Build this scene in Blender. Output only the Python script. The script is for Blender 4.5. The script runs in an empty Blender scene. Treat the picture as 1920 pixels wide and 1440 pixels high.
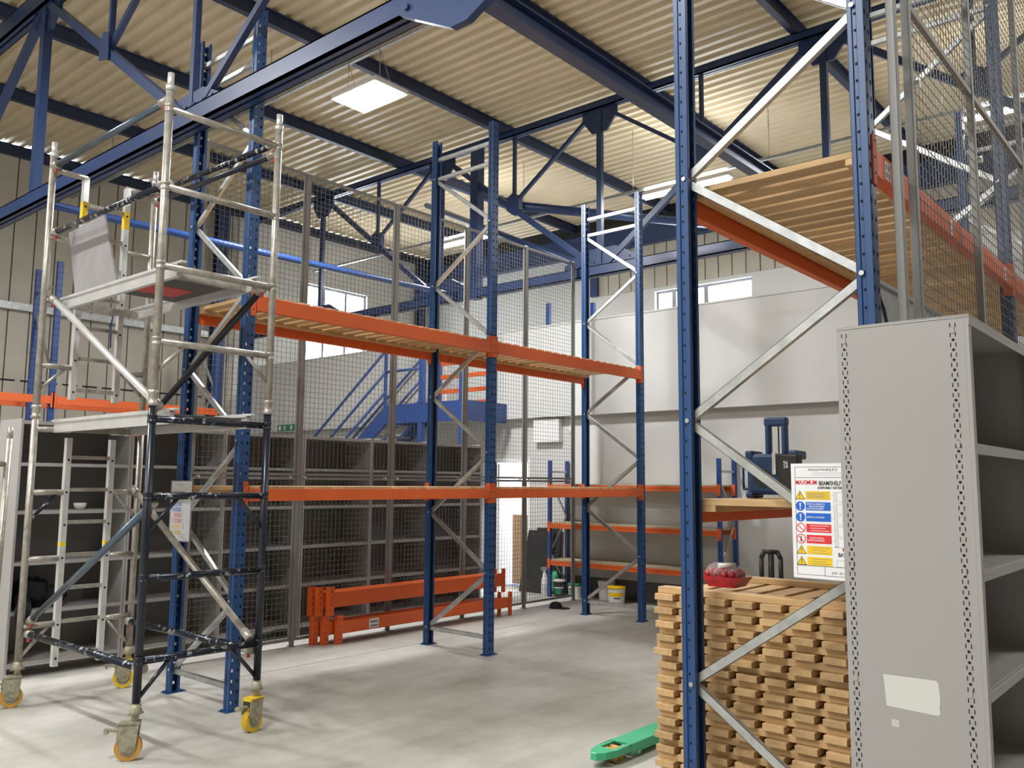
import bpy, bmesh, math, random
from mathutils import Vector, Matrix
random.seed(7)
PI = math.pi
S = bpy.context.scene
COL = S.collection

# ------------------------------------------------------------------ materials
def mat(name, col, rough=0.5, metal=0.0, noise=0.0, nscale=6.0, col2=None, bump=0.0, bscale=40.0, rnd=0.0, emit=None, estr=0.0, spec=None, coord='Object', stretch=None, lo=0.35, hi=0.65):
    m = bpy.data.materials.new(name); m.use_nodes = True
    nt = m.node_tree; N = nt.nodes; L = nt.links
    b = N['Principled BSDF']
    b.inputs['Base Color'].default_value = (*col, 1)
    b.inputs['Roughness'].default_value = rough
    b.inputs['Metallic'].default_value = metal
    if spec is not None: b.inputs['Specular IOR Level'].default_value = spec
    src = None
    tc = N.new('ShaderNodeTexCoord'); vec = tc.outputs[coord]
    if stretch:
        mp = N.new('ShaderNodeMapping'); mp.inputs['Scale'].default_value = stretch
        L.new(vec, mp.inputs['Vector']); vec = mp.outputs['Vector']
    if noise > 0 or col2 is not None:
        n = N.new('ShaderNodeTexNoise'); n.inputs['Scale'].default_value = nscale; n.inputs['Detail'].default_value = 6
        n.inputs['Roughness'].default_value = 0.6
        L.new(vec, n.inputs['Vector'])
        r = N.new('ShaderNodeValToRGB')
        r.color_ramp.elements[0].position = lo; r.color_ramp.elements[1].position = hi
        c2 = col2 if col2 is not None else tuple(max(0, c*(1-noise)) for c in col)
        r.color_ramp.elements[0].color = (*c2, 1); r.color_ramp.elements[1].color = (*col, 1)
        L.new(n.outputs['Fac'], r.inputs['Fac']); src = r.outputs['Color']
    if rnd > 0:
        oi = N.new('ShaderNodeObjectInfo'); mr = N.new('ShaderNodeMapRange')
        mr.inputs['To Min'].default_value = 1-rnd; mr.inputs['To Max'].default_value = 1+rnd*0.4
        L.new(oi.outputs['Random'], mr.inputs['Value'])
        hs = N.new('ShaderNodeHueSaturation'); L.new(mr.outputs['Result'], hs.inputs['Value'])
        if src: L.new(src, hs.inputs['Color'])
        else: hs.inputs['Color'].default_value = (*col, 1)
        src = hs.outputs['Color']
    if src: L.new(src, b.inputs['Base Color'])
    if bump > 0:
        n2 = N.new('ShaderNodeTexNoise'); n2.inputs['Scale'].default_value = bscale; n2.inputs['Detail'].default_value = 4
        L.new(vec, n2.inputs['Vector'])
        bp = N.new('ShaderNodeBump'); bp.inputs['Strength'].default_value = bump; bp.inputs['Distance'].default_value = 0.01
        L.new(n2.outputs['Fac'], bp.inputs['Height']); L.new(bp.outputs['Normal'], b.inputs['Normal'])
    if emit:
        b.inputs['Emission Color'].default_value = (*emit, 1); b.inputs['Emission Strength'].default_value = estr
    return m

M = {}
M['blue'] = mat('blue_rack_paint', (0.016, 0.066, 0.20), 0.35, noise=0.12, nscale=3)
M['truss'] = mat('dark_blue_steel_paint', (0.020, 0.046, 0.135), 0.38, noise=0.15, nscale=2)
M['purlin'] = mat('navy_purlin_paint', (0.022, 0.036, 0.085), 0.5, noise=0.15, nscale=2)
M['stair'] = mat('royal_blue_paint', (0.018, 0.058, 0.22), 0.4)
M['orange'] = mat('orange_beam_paint', (0.70, 0.115, 0.017), 0.5, noise=0.08, nscale=2)
M['galv'] = mat('galvanised_steel', (0.55, 0.57, 0.57), 0.38, 0.7, noise=0.25, nscale=14)
M['cagegrey'] = mat('grey_cage_paint', (0.24, 0.24, 0.23), 0.5, 0.2, noise=0.08)
M['wire'] = mat('grey_mesh_wire', (0.17, 0.17, 0.16), 0.5, 0.3)
M['alu'] = mat('worn_aluminium_tube', (0.47, 0.44, 0.385), 0.36, 0.45, noise=0.35, nscale=18)
M['alubox'] = mat('bright_aluminium', (0.74, 0.74, 0.73), 0.3, 0.5, noise=0.12, nscale=9)
M['black'] = mat('worn_black_tube', (0.012, 0.016, 0.026), 0.28, 0.1, col2=None, noise=0)
M['blackworn'] = mat('black_tube_with_paint_splashes', (0.45, 0.46, 0.46), 0.28, 0.4, col2=(0.012, 0.017, 0.03), nscale=22, lo=0.56, hi=0.63)
M['steelblue'] = mat('dark_steel_brace', (0.10, 0.14, 0.18), 0.22, 0.6)
M['wood'] = mat('fresh_pine', (0.66, 0.43, 0.205), 0.6, noise=0.25, nscale=3.5, rnd=0.22, stretch=(1, 6, 6))
M['wood2'] = mat('fresh_pine_long', (0.66, 0.43, 0.205), 0.6, noise=0.25, nscale=3.5, rnd=0.22, stretch=(6, 1, 6))
M['chip'] = mat('chipboard', (0.50, 0.42, 0.28), 0.7, noise=0.2, nscale=60)
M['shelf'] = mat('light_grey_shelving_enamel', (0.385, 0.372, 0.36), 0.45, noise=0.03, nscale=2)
M['shelfback'] = mat('darker_grey_shelving_back', (0.175, 0.172, 0.165), 0.55, noise=0.06, nscale=2)  # back panels get a darker grey than the shelves
M['white'] = mat('white_painted_wall', (0.63, 0.63, 0.61), 0.75, noise=0.03, nscale=1.2)
M['block'] = mat('painted_block_wall', (0.58, 0.575, 0.55), 0.75, noise=0.04, nscale=1.2)
M['dado'] = mat('dark_grey_dado_paint', (0.10, 0.10, 0.10), 0.6)
M['clad'] = mat('beige_wall_cladding', (0.50, 0.47, 0.40), 0.55, noise=0.10, nscale=0.9)
M['joint'] = mat('dark_cladding_joint', (0.16, 0.14, 0.11), 0.8)
M['roof'] = mat('tan_roof_sheet', (0.70, 0.59, 0.40), 0.42, noise=0.14, nscale=0.7)
M['darkgap'] = mat('black_foam_and_gap_shade', (0.02, 0.02, 0.02), 0.9)
M['hole'] = mat('dark_slot', (0.004, 0.006, 0.012), 0.9)
M['rubber'] = mat('black_rubber', (0.015, 0.015, 0.015), 0.55)
M['cloth'] = mat('black_fabric', (0.008, 0.008, 0.009), 0.95, bump=0.4)
M['yellow'] = mat('yellow_paint', (0.80, 0.55, 0.03), 0.5, noise=0.2, nscale=20)
M['tyre'] = mat('amber_polyurethane', (0.62, 0.33, 0.06), 0.5, noise=0.25, nscale=12)
M['castgrey'] = mat('paint_splashed_cast_metal', (0.42, 0.39, 0.28), 0.5, 0.3, noise=0.4, nscale=30)
M['green'] = mat('green_truck_paint', (0.06, 0.47, 0.24), 0.3)
M['whitepl'] = mat('white_plastic', (0.80, 0.80, 0.78), 0.35)
M['signwhite'] = mat('white_sign_board', (0.86, 0.87, 0.88), 0.4)
M['signblack'] = mat('black_print', (0.015, 0.015, 0.015), 0.5)
M['signgrey'] = mat('grey_print', (0.25, 0.25, 0.25), 0.5)
M['signpale'] = mat('pale_grey_print', (0.60, 0.60, 0.60), 0.5)
M['signred'] = mat('red_print', (0.78, 0.03, 0.04), 0.5)
M['signblue'] = mat('blue_print', (0.01, 0.13, 0.62), 0.5)
M['signyellow'] = mat('yellow_print', (0.92, 0.60, 0.01), 0.5)
M['exitgreen'] = mat('exit_sign_green', (0.01, 0.22, 0.10), 0.5)
M['cardboard'] = mat('brown_board', (0.42, 0.27, 0.15), 0.8, noise=0.06)
M['radio'] = mat('navy_blue_plastic', (0.012, 0.045, 0.13), 0.45)
M['redfruit'] = mat('red_fruit', (0.45, 0.008, 0.02), 0.3, noise=0.5, nscale=30)
M['bluefloor'] = mat('blue_grey_vinyl_floor', (0.30, 0.38, 0.55), 0.4)
M['redlabel'] = mat('red_label', (0.55, 0.07, 0.06), 0.6)
M['ply'] = mat('dark_plywood', (0.09, 0.08, 0.075), 0.6, noise=0.1)
M['tape'] = mat('off_white_label', (0.66, 0.67, 0.63), 0.35)
M['lamp'] = mat('lit_lamp_tube', (1, 1, 1), 0.5, emit=(1.0, 0.97, 0.92), estr=14)
M['ledlamp'] = mat('lit_led_panel', (1, 1, 1), 0.5, emit=(1.0, 0.98, 0.96), estr=45)
M['signgrey2'] = mat('scuffed_grey_board', (0.30, 0.285, 0.29), 0.4, noise=0.15, nscale=4)
M['trimblue'] = mat('pvc_frame', (0.30, 0.31, 0.34), 0.5)

def glass(name, col, rough=0.02, alpha=0.25):
    m = bpy.data.materials.new(name); m.use_nodes = True
    b = m.node_tree.nodes['Principled BSDF']
    b.inputs['Base Color'].default_value = (*col, 1); b.inputs['Roughness'].default_value = rough
    b.inputs['Alpha'].default_value = alpha
    return m
M['clear'] = glass('clear_plastic', (0.9, 0.8, 0.82), 0.08, 0.16)
M['wallet'] = glass('glossy_plastic_wallet', (0.8, 0.82, 0.85), 0.08, 0.22)
M['pane'] = glass('window_glass', (0.9, 0.95, 1.0), 0.02, 0.08)

# floor with dusty stains
def floor_mat():
    m = bpy.data.materials.new('dusty_concrete_floor'); m.use_nodes = True
    nt = m.node_tree; N = nt.nodes; L = nt.links; b = N['Principled BSDF']
    tc = N.new('ShaderNodeTexCoord')
    def noise(sc, det, stretch=(1, 1, 1)):
        mp = N.new('ShaderNodeMapping'); mp.inputs['Scale'].default_value = stretch
        mp.inputs['Rotation'].default_value = (0, 0, 0.5)
        L.new(tc.outputs['Object'], mp.inputs['Vector'])
        n = N.new('ShaderNodeTexNoise'); n.inputs['Scale'].default_value = sc; n.inputs['Detail'].default_value = det
        L.new(mp.outputs['Vector'], n.inputs['Vector']); return n.outputs['Fac']
    def ramp(f, p0, c0, p1, c1):
        r = N.new('ShaderNodeValToRGB'); r.color_ramp.elements[0].position = p0; r.color_ramp.elements[1].position = p1
        r.color_ramp.elements[0].color = (*c0, 1); r.color_ramp.elements[1].color = (*c1, 1)
        L.new(f, r.inputs['Fac']); return r.outputs['Color']
    base = ramp(noise(0.9, 5, (1, 1.5, 1)), 0.36, (0.42, 0.405, 0.365), 0.62, (0.52, 0.505, 0.47))
    fine = ramp(noise(9, 8), 0.3, (0.78, 0.78, 0.76), 0.75, (1, 1, 1))
    streak = ramp(noise(2.2, 6, (0.45, 2.2, 1)), 0.34, (0.70, 0.69, 0.66), 0.5, (1, 1, 1))
    spots = ramp(noise(55, 3), 0.20, (0.35, 0.33, 0.30), 0.28, (1, 1, 1))
    cur = base
    for c, f in ((fine, 0.55), (streak, 0.35), (spots, 0.5)):
        mx = N.new('ShaderNodeMixRGB'); mx.blend_type = 'MULTIPLY'; mx.inputs['Fac'].default_value = f
        L.new(cur, mx.inputs['Color1']); L.new(c, mx.inputs['Color2']); cur = mx.outputs['Color']
    L.new(cur, b.inputs['Base Color']); b.inputs['Roughness'].default_value = 0.42
    b.inputs['Specular IOR Level'].default_value = 0.35
    rr = N.new('ShaderNodeMapRange'); rr.inputs['To Min'].default_value = 0.35; rr.inputs['To Max'].default_value = 0.7
    L.new(noise(1.4, 5), rr.inputs['Value']); L.new(rr.outputs['Result'], b.inputs['Roughness'])
    return m
M['floor'] = floor_mat()

# ------------------------------------------------------------------ mesh helpers
class MB:
    def __init__(s): s.v = []; s.f = []; s.m = []; s.sm = []
    def add(s, vs, fs, m=0, sm=False):
        o = len(s.v); s.v += [Vector(v) for v in vs]
        for f in fs: s.f.append([i+o for i in f]); s.m.append(m); s.sm.append(sm)
    def box(s, x0, x1, y0, y1, z0, z1, m=0):
        s.add([(x0,y0,z0),(x1,y0,z0),(x1,y1,z0),(x0,y1,z0),(x0,y0,z1),(x1,y0,z1),(x1,y1,z1),(x0,y1,z1)],
              [(0,3,2,1),(4,5,6,7),(0,1,5,4),(1,2,6,5),(2,3,7,6),(3,0,4,7)], m); return s
    def cbox(s, x0, x1, y0, y1, z0, z1, c, m=0):
        # chamfered box: octagonal section along the long vertical
        p = [(x0+c,y0),(x1-c,y0),(x1,y0+c),(x1,y1-c),(x1-c,y1),(x0+c,y1),(x0,y1-c),(x0,y0+c)]
        return s.prism_z(p, z0, z1, m)
    def prism_z(s, p, z0, z1, m=0):
        n = len(p); vs = [(x,y,z0) for x,y in p]+[(x,y,z1) for x,y in p]
        fs = [tuple(range(n))[::-1], tuple(range(n,2*n))]+[(i,(i+1)%n,n+(i+1)%n,n+i) for i in range(n)]
        s.add(vs, fs, m); return s
    def prism_x(s, p, x0, x1, m=0):   # p in (y,z)
        n = len(p); vs = [(x0,y,z) for y,z in p]+[(x1,y,z) for y,z in p]
        fs = [tuple(range(n))[::-1], tuple(range(n,2*n))]+[(i,(i+1)%n,n+(i+1)%n,n+i) for i in range(n)]
        s.add(vs, fs, m); return s
    def prism_y(s, p, y0, y1, m=0):   # p in (x,z)
        n = len(p); vs = [(x,y0,z) for x,z in p]+[(x,y1,z) for x,z in p]
        fs = [tuple(range(n)), tuple(range(n,2*n))[::-1]]+[(i,n+i,n+(i+1)%n,(i+1)%n) for i in range(n)]
        s.add(vs, fs, m); return s
    def bar(s, p, q, w, h, m=0, up=(0,0,1)):
        p, q = Vector(p), Vector(q); d = (q-p).normalized(); up = Vector(up)
        if abs(d.dot(up)) > 0.98: up = Vector((1,0,0))
        sd = d.cross(up).normalized(); u = sd.cross(d).normalized()
        vs = []
        for c in (p, q):
            for a, b in ((-1,-1),(1,-1),(1,1),(-1,1)): vs.append(c+sd*a*w/2+u*b*h/2)
        s.add(vs, [(0,3,2,1),(4,5,6,7),(0,1,5,4),(1,2,6,5),(2,3,7,6),(3,0,4,7)], m); return s
    def tube(s, p, q, r, n=12, m=0, r2=None, caps=True):
        p, q = Vector(p), Vector(q); d = (q-p).normalized()
        a = Vector((0,0,1)) if abs(d.z) < 0.9 else Vector((1,0,0))
        x = d.cross(a).normalized(); y = d.cross(x).normalized(); r2 = r if r2 is None else r2
        vs = [p+(x*math.cos(2*PI*i/n)+y*math.sin(2*PI*i/n))*r for i in range(n)]+[q+(x*math.cos(2*PI*i/n)+y*math.sin(2*PI*i/n))*r2 for i in range(n)]
        s.add(vs, [(i,(i+1)%n,n+(i+1)%n,n+i) for i in range(n)], m, True)
        if caps: s.add(vs, [tuple(range(n))[::-1], tuple(range(n,2*n))], m)
        return s
    def path(s, pts, r, n=8, m=0):
        for a, b in zip(pts[:-1], pts[1:]): s.tube(a, b, r, n, m)
        for a in pts[1:-1]: s.ball(a, r, m=m, n=n)
        return s
    def ball(s, c, r, m=0, n=10, sx=1, sy=1, sz=1):
        c = Vector(c); k = max(4, n//2+1); vs = []; fs = []
        for i in range(k+1):
            t = PI*i/k
            for j in range(n):
                vs.append(c+Vector((sx*r*math.sin(t)*math.cos(2*PI*j/n), sy*r*math.sin(t)*math.sin(2*PI*j/n), sz*r*math.cos(t))))
        for i in range(k):
            for j in range(n): fs.append((i*n+j, (i+1)*n+j, (i+1)*n+(j+1)%n, i*n+(j+1)%n))
        s.add(vs, fs, m, True); return s
    def lathe(s, c, prof, n=20, m=0):   # prof (r,z)
        c = Vector(c); vs = []; fs = []
        for r, z in prof:
            for j in range(n): vs.append(c+Vector((r*math.cos(2*PI*j/n), r*math.sin(2*PI*j/n), z)))
        for i in range(len(prof)-1):
            for j in range(n): fs.append((i*n+j, i*n+(j+1)%n, (i+1)*n+(j+1)%n, (i+1)*n+j))
        s.add(vs, fs, m, True)
        s.add([], [], m); o = 0
        return s
    def disc(s, c, r, nrm, t=0.002, n=10, m=0):
        c = Vector(c); nrm = Vector(nrm).normalized()
        return s.tube(c, c+nrm*t, r, n, m)
    def build(s, name, mats, parent=None, base=None):
        """verts are world coordinates; parent is an Empty standing at its location (no rotation yet)"""
        off = Vector((0,0,0)) if base is None else Vector(base)
        if parent is not None:
            off = Vector(parent.get('_o', (0,0,0))) if base is None else off
        me = bpy.data.meshes.new(name)
        me.from_pydata([tuple(v-off) for v in s.v], [], s.f)
        mats = mats if isinstance(mats, (list, tuple)) else [mats]
        for mm in mats: me.materials.append(mm)
        me.polygons.foreach_set('material_index', s.m)
        me.polygons.foreach_set('use_smooth', s.sm)
        me.update()
        bm = bmesh.new(); bm.from_mesh(me); bmesh.ops.remove_doubles(bm, verts=bm.verts, dist=1e-5) if len(s.v) < 4000 else None
        bmesh.ops.recalc_face_normals(bm, faces=bm.faces); bm.to_mesh(me); bm.free()
        o = bpy.data.objects.new(name, me); COL.objects.link(o)
        if parent is not None: o.parent = parent; OFF[o.name] = off
        else: o.location = off
        o['_o'] = tuple(off)
        return o
OFF = {}
def bevel(o, w=0.004, seg=2):
    md = o.modifiers.new('bevel', 'BEVEL'); md.width = w; md.segments = seg; md.limit_method = 'ANGLE'; return o
def thing(name, label, cat, loc=(0,0,0), group=None):
    o = bpy.data.objects.new(name, None); COL.objects.link(o); o.empty_display_size = 0.1
    o.location = loc; o['_o'] = tuple(loc); o['label'] = label; o['category'] = cat
    if group: o['group'] = group
    return o
def tag(o, label, cat, group=None):
    o['label'] = label; o['category'] = cat
    if group: o['group'] = group
    return o
def struct(name, mb, mats, base=None):
    o = mb.build(name, mats, base=base); o['kind'] = 'structure'; return o
def kids(o): return [c for c in bpy.data.objects if c.parent == o]
def dup(root, loc, label, group=None, rot=None):
    r = root.copy(); COL.objects.link(r); r.location = loc; r['label'] = label
    if rot: r.rotation_euler = rot
    if group: r['group'] = group
    for c in KIDS[root.name]:
        d = c.copy(); COL.objects.link(d); d.parent = r
        for g in KIDS.get(c.name, []):
            e = g.copy(); COL.objects.link(e); e.parent = d
    return r
KIDS = {}
def seal(root):
    KIDS[root.name] = kids(root)
    for c in KIDS[root.name]: KIDS[c.name] = kids(c)
    return root
def textmesh(body, size, align='LEFT', bold=False):
    cu = bpy.data.curves.new('txt', 'FONT'); cu.body = body; cu.size = size; cu.align_x = align
    cu.extrude = 0.0004
    if bold: cu.offset = size*0.018
    o = bpy.data.objects.new('txt', cu); COL.objects.link(o)
    dg = bpy.context.evaluated_depsgraph_get()
    me = bpy.data.meshes.new_from_object(o.evaluated_get(dg))
    vs = [v.co.copy() for v in me.vertices]; fs = [tuple(p.vertices) for p in me.polygons]
    bpy.data.objects.remove(o); bpy.data.curves.remove(cu); bpy.data.meshes.remove(me)
    return vs, fs

# ------------------------------------------------------------------ camera (solved from the rack geometry)
cam_d = bpy.data.cameras.new('camera'); cam = bpy.data.objects.new('camera', cam_d); COL.objects.link(cam)
yaw, pitch, roll = 0.707876901, 0.114464915, 0.00819897562
fwd = Vector((math.cos(yaw)*math.cos(pitch), math.sin(yaw)*math.cos(pitch), math.sin(pitch)))
rt = Vector((math.sin(yaw), -math.cos(yaw), 0)); up = rt.cross(fwd)
r2 = rt*math.cos(roll)+up*math.sin(roll); u2 = -rt*math.sin(roll)+up*math.cos(roll)
mw = Matrix(((r2.x, u2.x, -fwd.x, -6.35999), (r2.y, u2.y, -fwd.y, -5.78876), (r2.z, u2.z, -fwd.z, 1.65947), (0,0,0,1)))
cam.matrix_world = mw
cam_d.sensor_width = 36; cam_d.lens = 1615.038/1920*36; cam_d.clip_start = 0.05; cam_d.clip_end = 100
S.camera = cam

ROOFZ = 7.62; YL = 10.8; XF = 9.45; XM = 4.2; XW = 4.36
# ------------------------------------------------------------------ setting
mb = MB(); mb.box(-13, XF, -14, YL, -0.15, 0.0); struct('floor', mb, M['floor'])
mb = MB(); mb.box(-2.35, 4.36, 0.884, 0.894, -0.001, 0.0012); struct('trim_1', mb, M['signgrey'])   # saw-cut joint in the slab

def profile_sheet(a0, a1, pitch, d):   # trapezoid polyline (a, depth)
    pts = []; a = a0
    while a < a1:
        pts += [(a, 0), (a+pitch*0.36, 0), (a+pitch*0.5, d), (a+pitch*0.86, d)]; a += pitch
    pts.append((a1, 0)); return pts
mb = MB(); pts = profile_sheet(-13, XF, 0.2, 0.045)
for (x0, z0), (x1, z1) in zip(pts[:-1], pts[1:]):
    mb.add([(x0,-14,ROOFZ+z0),(x1,-14,ROOFZ+z1),(x1,YL,ROOFZ+z1),(x0,YL,ROOFZ+z0)], [(0,1,2,3)])
mb.box(-13, XF, -14, YL, ROOFZ+0.12, ROOFZ+0.2)
struct('ceiling', mb, M['roof'])

def clad_y(mb, x0, x1, y, z0, z1, pitch=0.333):   # cladding wall facing -Y
    x = x0
    while x < x1:
        e = min(x+pitch, x1)
        mb.box(x+0.012, e-0.012, y-0.03, y+0.02, z0, z1, 0)
        x += pitch
    mb.box(x0, x1, y, y+0.1, z0, z1, 1)
mb = MB(); clad_y(mb, -13, 3.72, YL, 0, ROOFZ, 0.36)
mb.box(3.72, XF, YL-0.06, YL+0.1, 0, 4.42, 2)          # white lined part, window opening above
mb.box(3.72, 5.48, YL-0.06, YL+0.1, 4.42, 6.28, 2); mb.box(7.36, XF, YL-0.06, YL+0.1, 4.42, 6.28, 2)
mb.box(3.72, XF, YL-0.06, YL+0.1, 6.28, ROOFZ, 2)
struct('wall_left', mb, [M['clad'], M['joint'], M['white']])
# windows: frame, mullions and a pane
def window_y(n, x0, x1, y, z0, z1, mull):
    f = MB(); t = 0.05
    f.box(x0, x1, y-0.03, y+0.03, z0, z0+t); f.box(x0, x1, y-0.03, y+0.03, z1-t, z1)
    f.box(x0, x0+t, y-0.03, y+0.03, z0+t, z1-t); f.box(x1-t, x1, y-0.03, y+0.03, z0+t, z1-t)
    for x in mull: f.box(x-0.03, x+0.03, y-0.03, y+0.03, z0+t, z1-t)
    o = struct('window_%d' % n, f, M['trimblue'])
    g = MB(); g.box(x0+t, x1-t, y-0.003, y+0.003, z0+t, z1-t); g.build('pane', M['pane'], o)
def window_x(n, y0, y1, x, z0, z1, mull):
    f = MB(); t = 0.05
    f.box(x-0.03, x+0.03, y0, y1, z0, z0+t); f.box(x-0.03, x+0.03, y0, y1, z1-t, z1)
    f.box(x-0.03, x+0.03, y0, y0+t, z0+t, z1-t); f.box(x-0.03, x+0.03, y1-t, y1, z0+t, z1-t)
    for y in mull: f.box(x-0.03, x+0.03, y-0.05, y+0.05, z0+t, z1-t)
    o = struct('window_%d' % n, f, M['trimblue'])
    g = MB(); g.box(x-0.003, x+0.003, y0+t, y1-t, z0+t, z1-t); g.build('pane', M['pane'], o)
window_y(1, 5.48, 7.36, YL+0.05, 4.42, 6.28, [6.1, 6.75])
# far wall above the mezzanine: white below, ribbed cladding above, strip window
mb = MB()
mb.box(XF, XF+0.2, -14, 1.5, 0, 5.86, 2); mb.box(XF, XF+0.2, 3.72, YL, 0, 5.86, 2)
mb.box(XF, XF+0.2, 1.5, 3.72, 0, 4.9, 2); mb.box(XF, XF+0.2, 1.5, 3.72, 5.78, 5.86, 2)
y = -14
while y < 5.35:
    mb.box(XF-0.03, XF+0.05, y+0.012, min(y+0.30, 5.35)-0.012, 5.86, ROOFZ, 0); y += 0.30
mb.box(XF+0.02, XF+0.2, -14, YL, 5.86, ROOFZ, 1)
mb.box(XF-0.01, XF+0.1, 5.35, YL, 5.86, ROOFZ, 2)
struct('wall_far', mb, [M['clad'], M['joint'], M['white']])
window_x(2, 1.5, 3.72, XF+0.12, 4.9, 5.78, [2.55, 3.3])
mb = MB(); mb.box(XF-0.10, XF-0.02, 5.15, 5.35, 5.86, 6.9); struct('trim_2', mb, M['truss'])
# blue eaves fascia beams along far wall
mb = MB(); mb.box(XF-0.16, XF-0.031, -14, YL-0.1, 6.86, 7.3)
mb.box(XF-0.2, XF-0.031, -14, YL-0.1, 6.82, 6.86); struct('trim_3', mb, M['truss'])
mb = MB(); mb.box(XF-0.12, XF-0.031, -14, YL-0.1, 7.3, 7.415); mb.box(XF-0.045, XF-0.031, -14, YL-0.1, 7.415, ROOFZ); struct('trim_7', mb, M['darkgap'])  # black strip painting in the dark shading of the gap under the roof
# office / mezzanine block
mb = MB(); mb.box(XM, XM+0.12, -14, 3.45, 2.69, 4.12); mb.box(XM, XM+0.12, 3.45, 4.85, 2.69, 2.86); mb.box(XM, XM+0.12, 4.85, YL-0.06, 2.69, 4.12)
mb.box(XM-0.012, XM+0.14, -14, 3.45, 4.12, 4.145); mb.box(XM-0.012, XM+0.14, 4.85, YL-0.06, 4.12, 4.145)
struct('wall_mezzanine', mb, M['white'])
mb = MB(); mb.box(XM+0.12, XF, -14, YL-0.06, 2.72, 2.86); struct('floor_mezzanine', mb, M['block'])
mb = MB(); D0, D1 = 3.02, 3.84
mb.box(XW, XW+0.15, -14, D0, 0.28, 2.72, 0); mb.box(XW, XW+0.15, D1, YL-0.06, 0.28, 2.72, 0); mb.box(XW, XW+0.15, D0, D1, 2.0, 2.72, 0)
mb.box(XW-0.008, XW+0.15, -14, D0, 0, 0.28, 1); mb.box(XW-0.008, XW+0.15, D1, YL-0.06, 0, 0.28, 1)
struct('wall_office', mb, [M['block'], M['dado']])
# door opening and bright passage behind it
mb = MB(); t = 0.06
mb.box(XW-0.02, XW+0.17, D0-t, D0, 0, 2.06); mb.box(XW-0.02, XW+0.17, D1, D1+t, 0, 2.06); mb.box(XW-0.02, XW+0.17, D0, D1, 2.0, 2.06)
door = struct('door_1', mb, M['whitepl'])
dl = MB(); dl.box(XW+0.17, XW+0.95, D1-0.045, D1-0.005, 0.01, 1.98); dl.build('door_leaf', M['whitepl'], door)
dh = MB(); dh.tube((XW+0.85, D1-0.05, 0.98), (XW+0.85, D1-0.09, 0.98), 0.012); dh.tube((XW+0.85, D1-0.09, 0.98), (XW+0.74, D1-0.09, 0.98), 0.01); dh.build('handle', M['signgrey'], door)
mb = MB(); mb.box(XW+0.15, 6.6, 2.4, 4.6, 0.001, 0.006); struct('floor_passage', mb, M['bluefloor'])
mb = MB(); mb.box(6.6, 6.7, 2.3, 4.7, 0, 2.7); mb.box(XW+0.15, 6.7, 4.6, 4.7, 0, 2.7); mb.box(XW+0.15, 6.7, 2.3, 2.4, 0, 2.7)
struct('wall_passage', mb, M['white'])
mb = MB(); mb.box(XW+0.3, XW+0.34, 3.06, 3.60, 0.02, 1.14); o = mb.build('leaning_board', M['cardboard'])
o.rotation_euler = (0, 0, 0); tag(o, 'brown hardboard sheet standing in the bright office doorway', 'board')
# closing walls and roof edge out of view
mb = MB(); mb.box(-13.1, XF, -14.1, -14, 0, ROOFZ); struct('wall_near', mb, M['clad'])
mb = MB(); mb.box(-13.1, -13, -14, YL, 0, ROOFZ); struct('wall_right', mb, M['clad'])
# galvanised rail along left wall, dashes of foam at the sheet lap, columns
mb = MB(); mb.box(-10, 3.05, YL-0.16, YL-0.03, 4.64, 4.66); mb.box(-10, 3.05, YL-0.17, YL-0.15, 4.64, 4.76); mb.box(-10, 3.05, YL-0.10, YL-0.03, 4.76, 4.78); struct('trim_5', mb, M['galv'])
mb = MB(); x = -1.2
while x < 3.0:
    mb.box(x, x+0.27, YL-0.036, YL-0.028, 3.38, 3.41); x += 0.36
struct('trim_6', mb, M['darkgap'])
def column(name, x, y, z1, lab, w=0.2):
    mb = MB(); h = 0.18
    mb.box(x-w/2, x+w/2, y-h/2, y-h/2+0.014, 0, z1); mb.box(x-w/2, x+w/2, y+h/2-0.014, y+h/2, 0, z1); mb.box(x-0.008, x+0.008, y-h/2, y+h/2, 0, z1)
    c = thing(name, lab, 'column', (x, y, 0)); mb.build('shaft', M['truss'], c)
    b = MB(); b.box(x-w/2-0.04, x+w/2+0.04, y-h/2-0.02, y+h/2+0.02, 0, 0.02); b.build('base_plate', M['truss'], c); return c
column('steel_column', 3.22, 10.6, 7.4, 'blue steel column standing against the beige cladding of the left wall', 0.26)
column('steel_column', 9.0, 10.55, 7.4, 'blue steel column in the corner between the left wall and far wall', 0.2)

# ------------------------------------------------------------------ roof steel
PUR = [(10.68, 'at the eaves above the left wall'), (8.2, 'next to the eaves purlin'), (5.75, 'second in from the eaves purlin'), (3.28, 'passing above the bright hanging panel light'),
       (0.62, 'passing over the tops of the three-upright rack row'), (-1.75, 'just behind the blue uprights of the near rack'), (-4.2, 'above the near rack deck'), (-6.65, 'at the right edge above the mesh cage')]
for i, (y, wh) in enumerate(PUR):
    mb = MB(); z = 7.42; w = 0.09
    mb.box(-13, XF-0.05, y, y+w, z, z+0.014); mb.box(-13, XF-0.05, y, y+w, ROOFZ-0.018, ROOFZ-0.004); mb.box(-13, XF-0.05, y+w/2-0.005, y+w/2+0.005, z+0.014, ROOFZ-0.018)
    tag(mb.build('roof_purlin', M['purlin'], base=(-2, y, z)), 'navy roof purlin %s' % wh, 'purlin', 'roof purlins')

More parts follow.
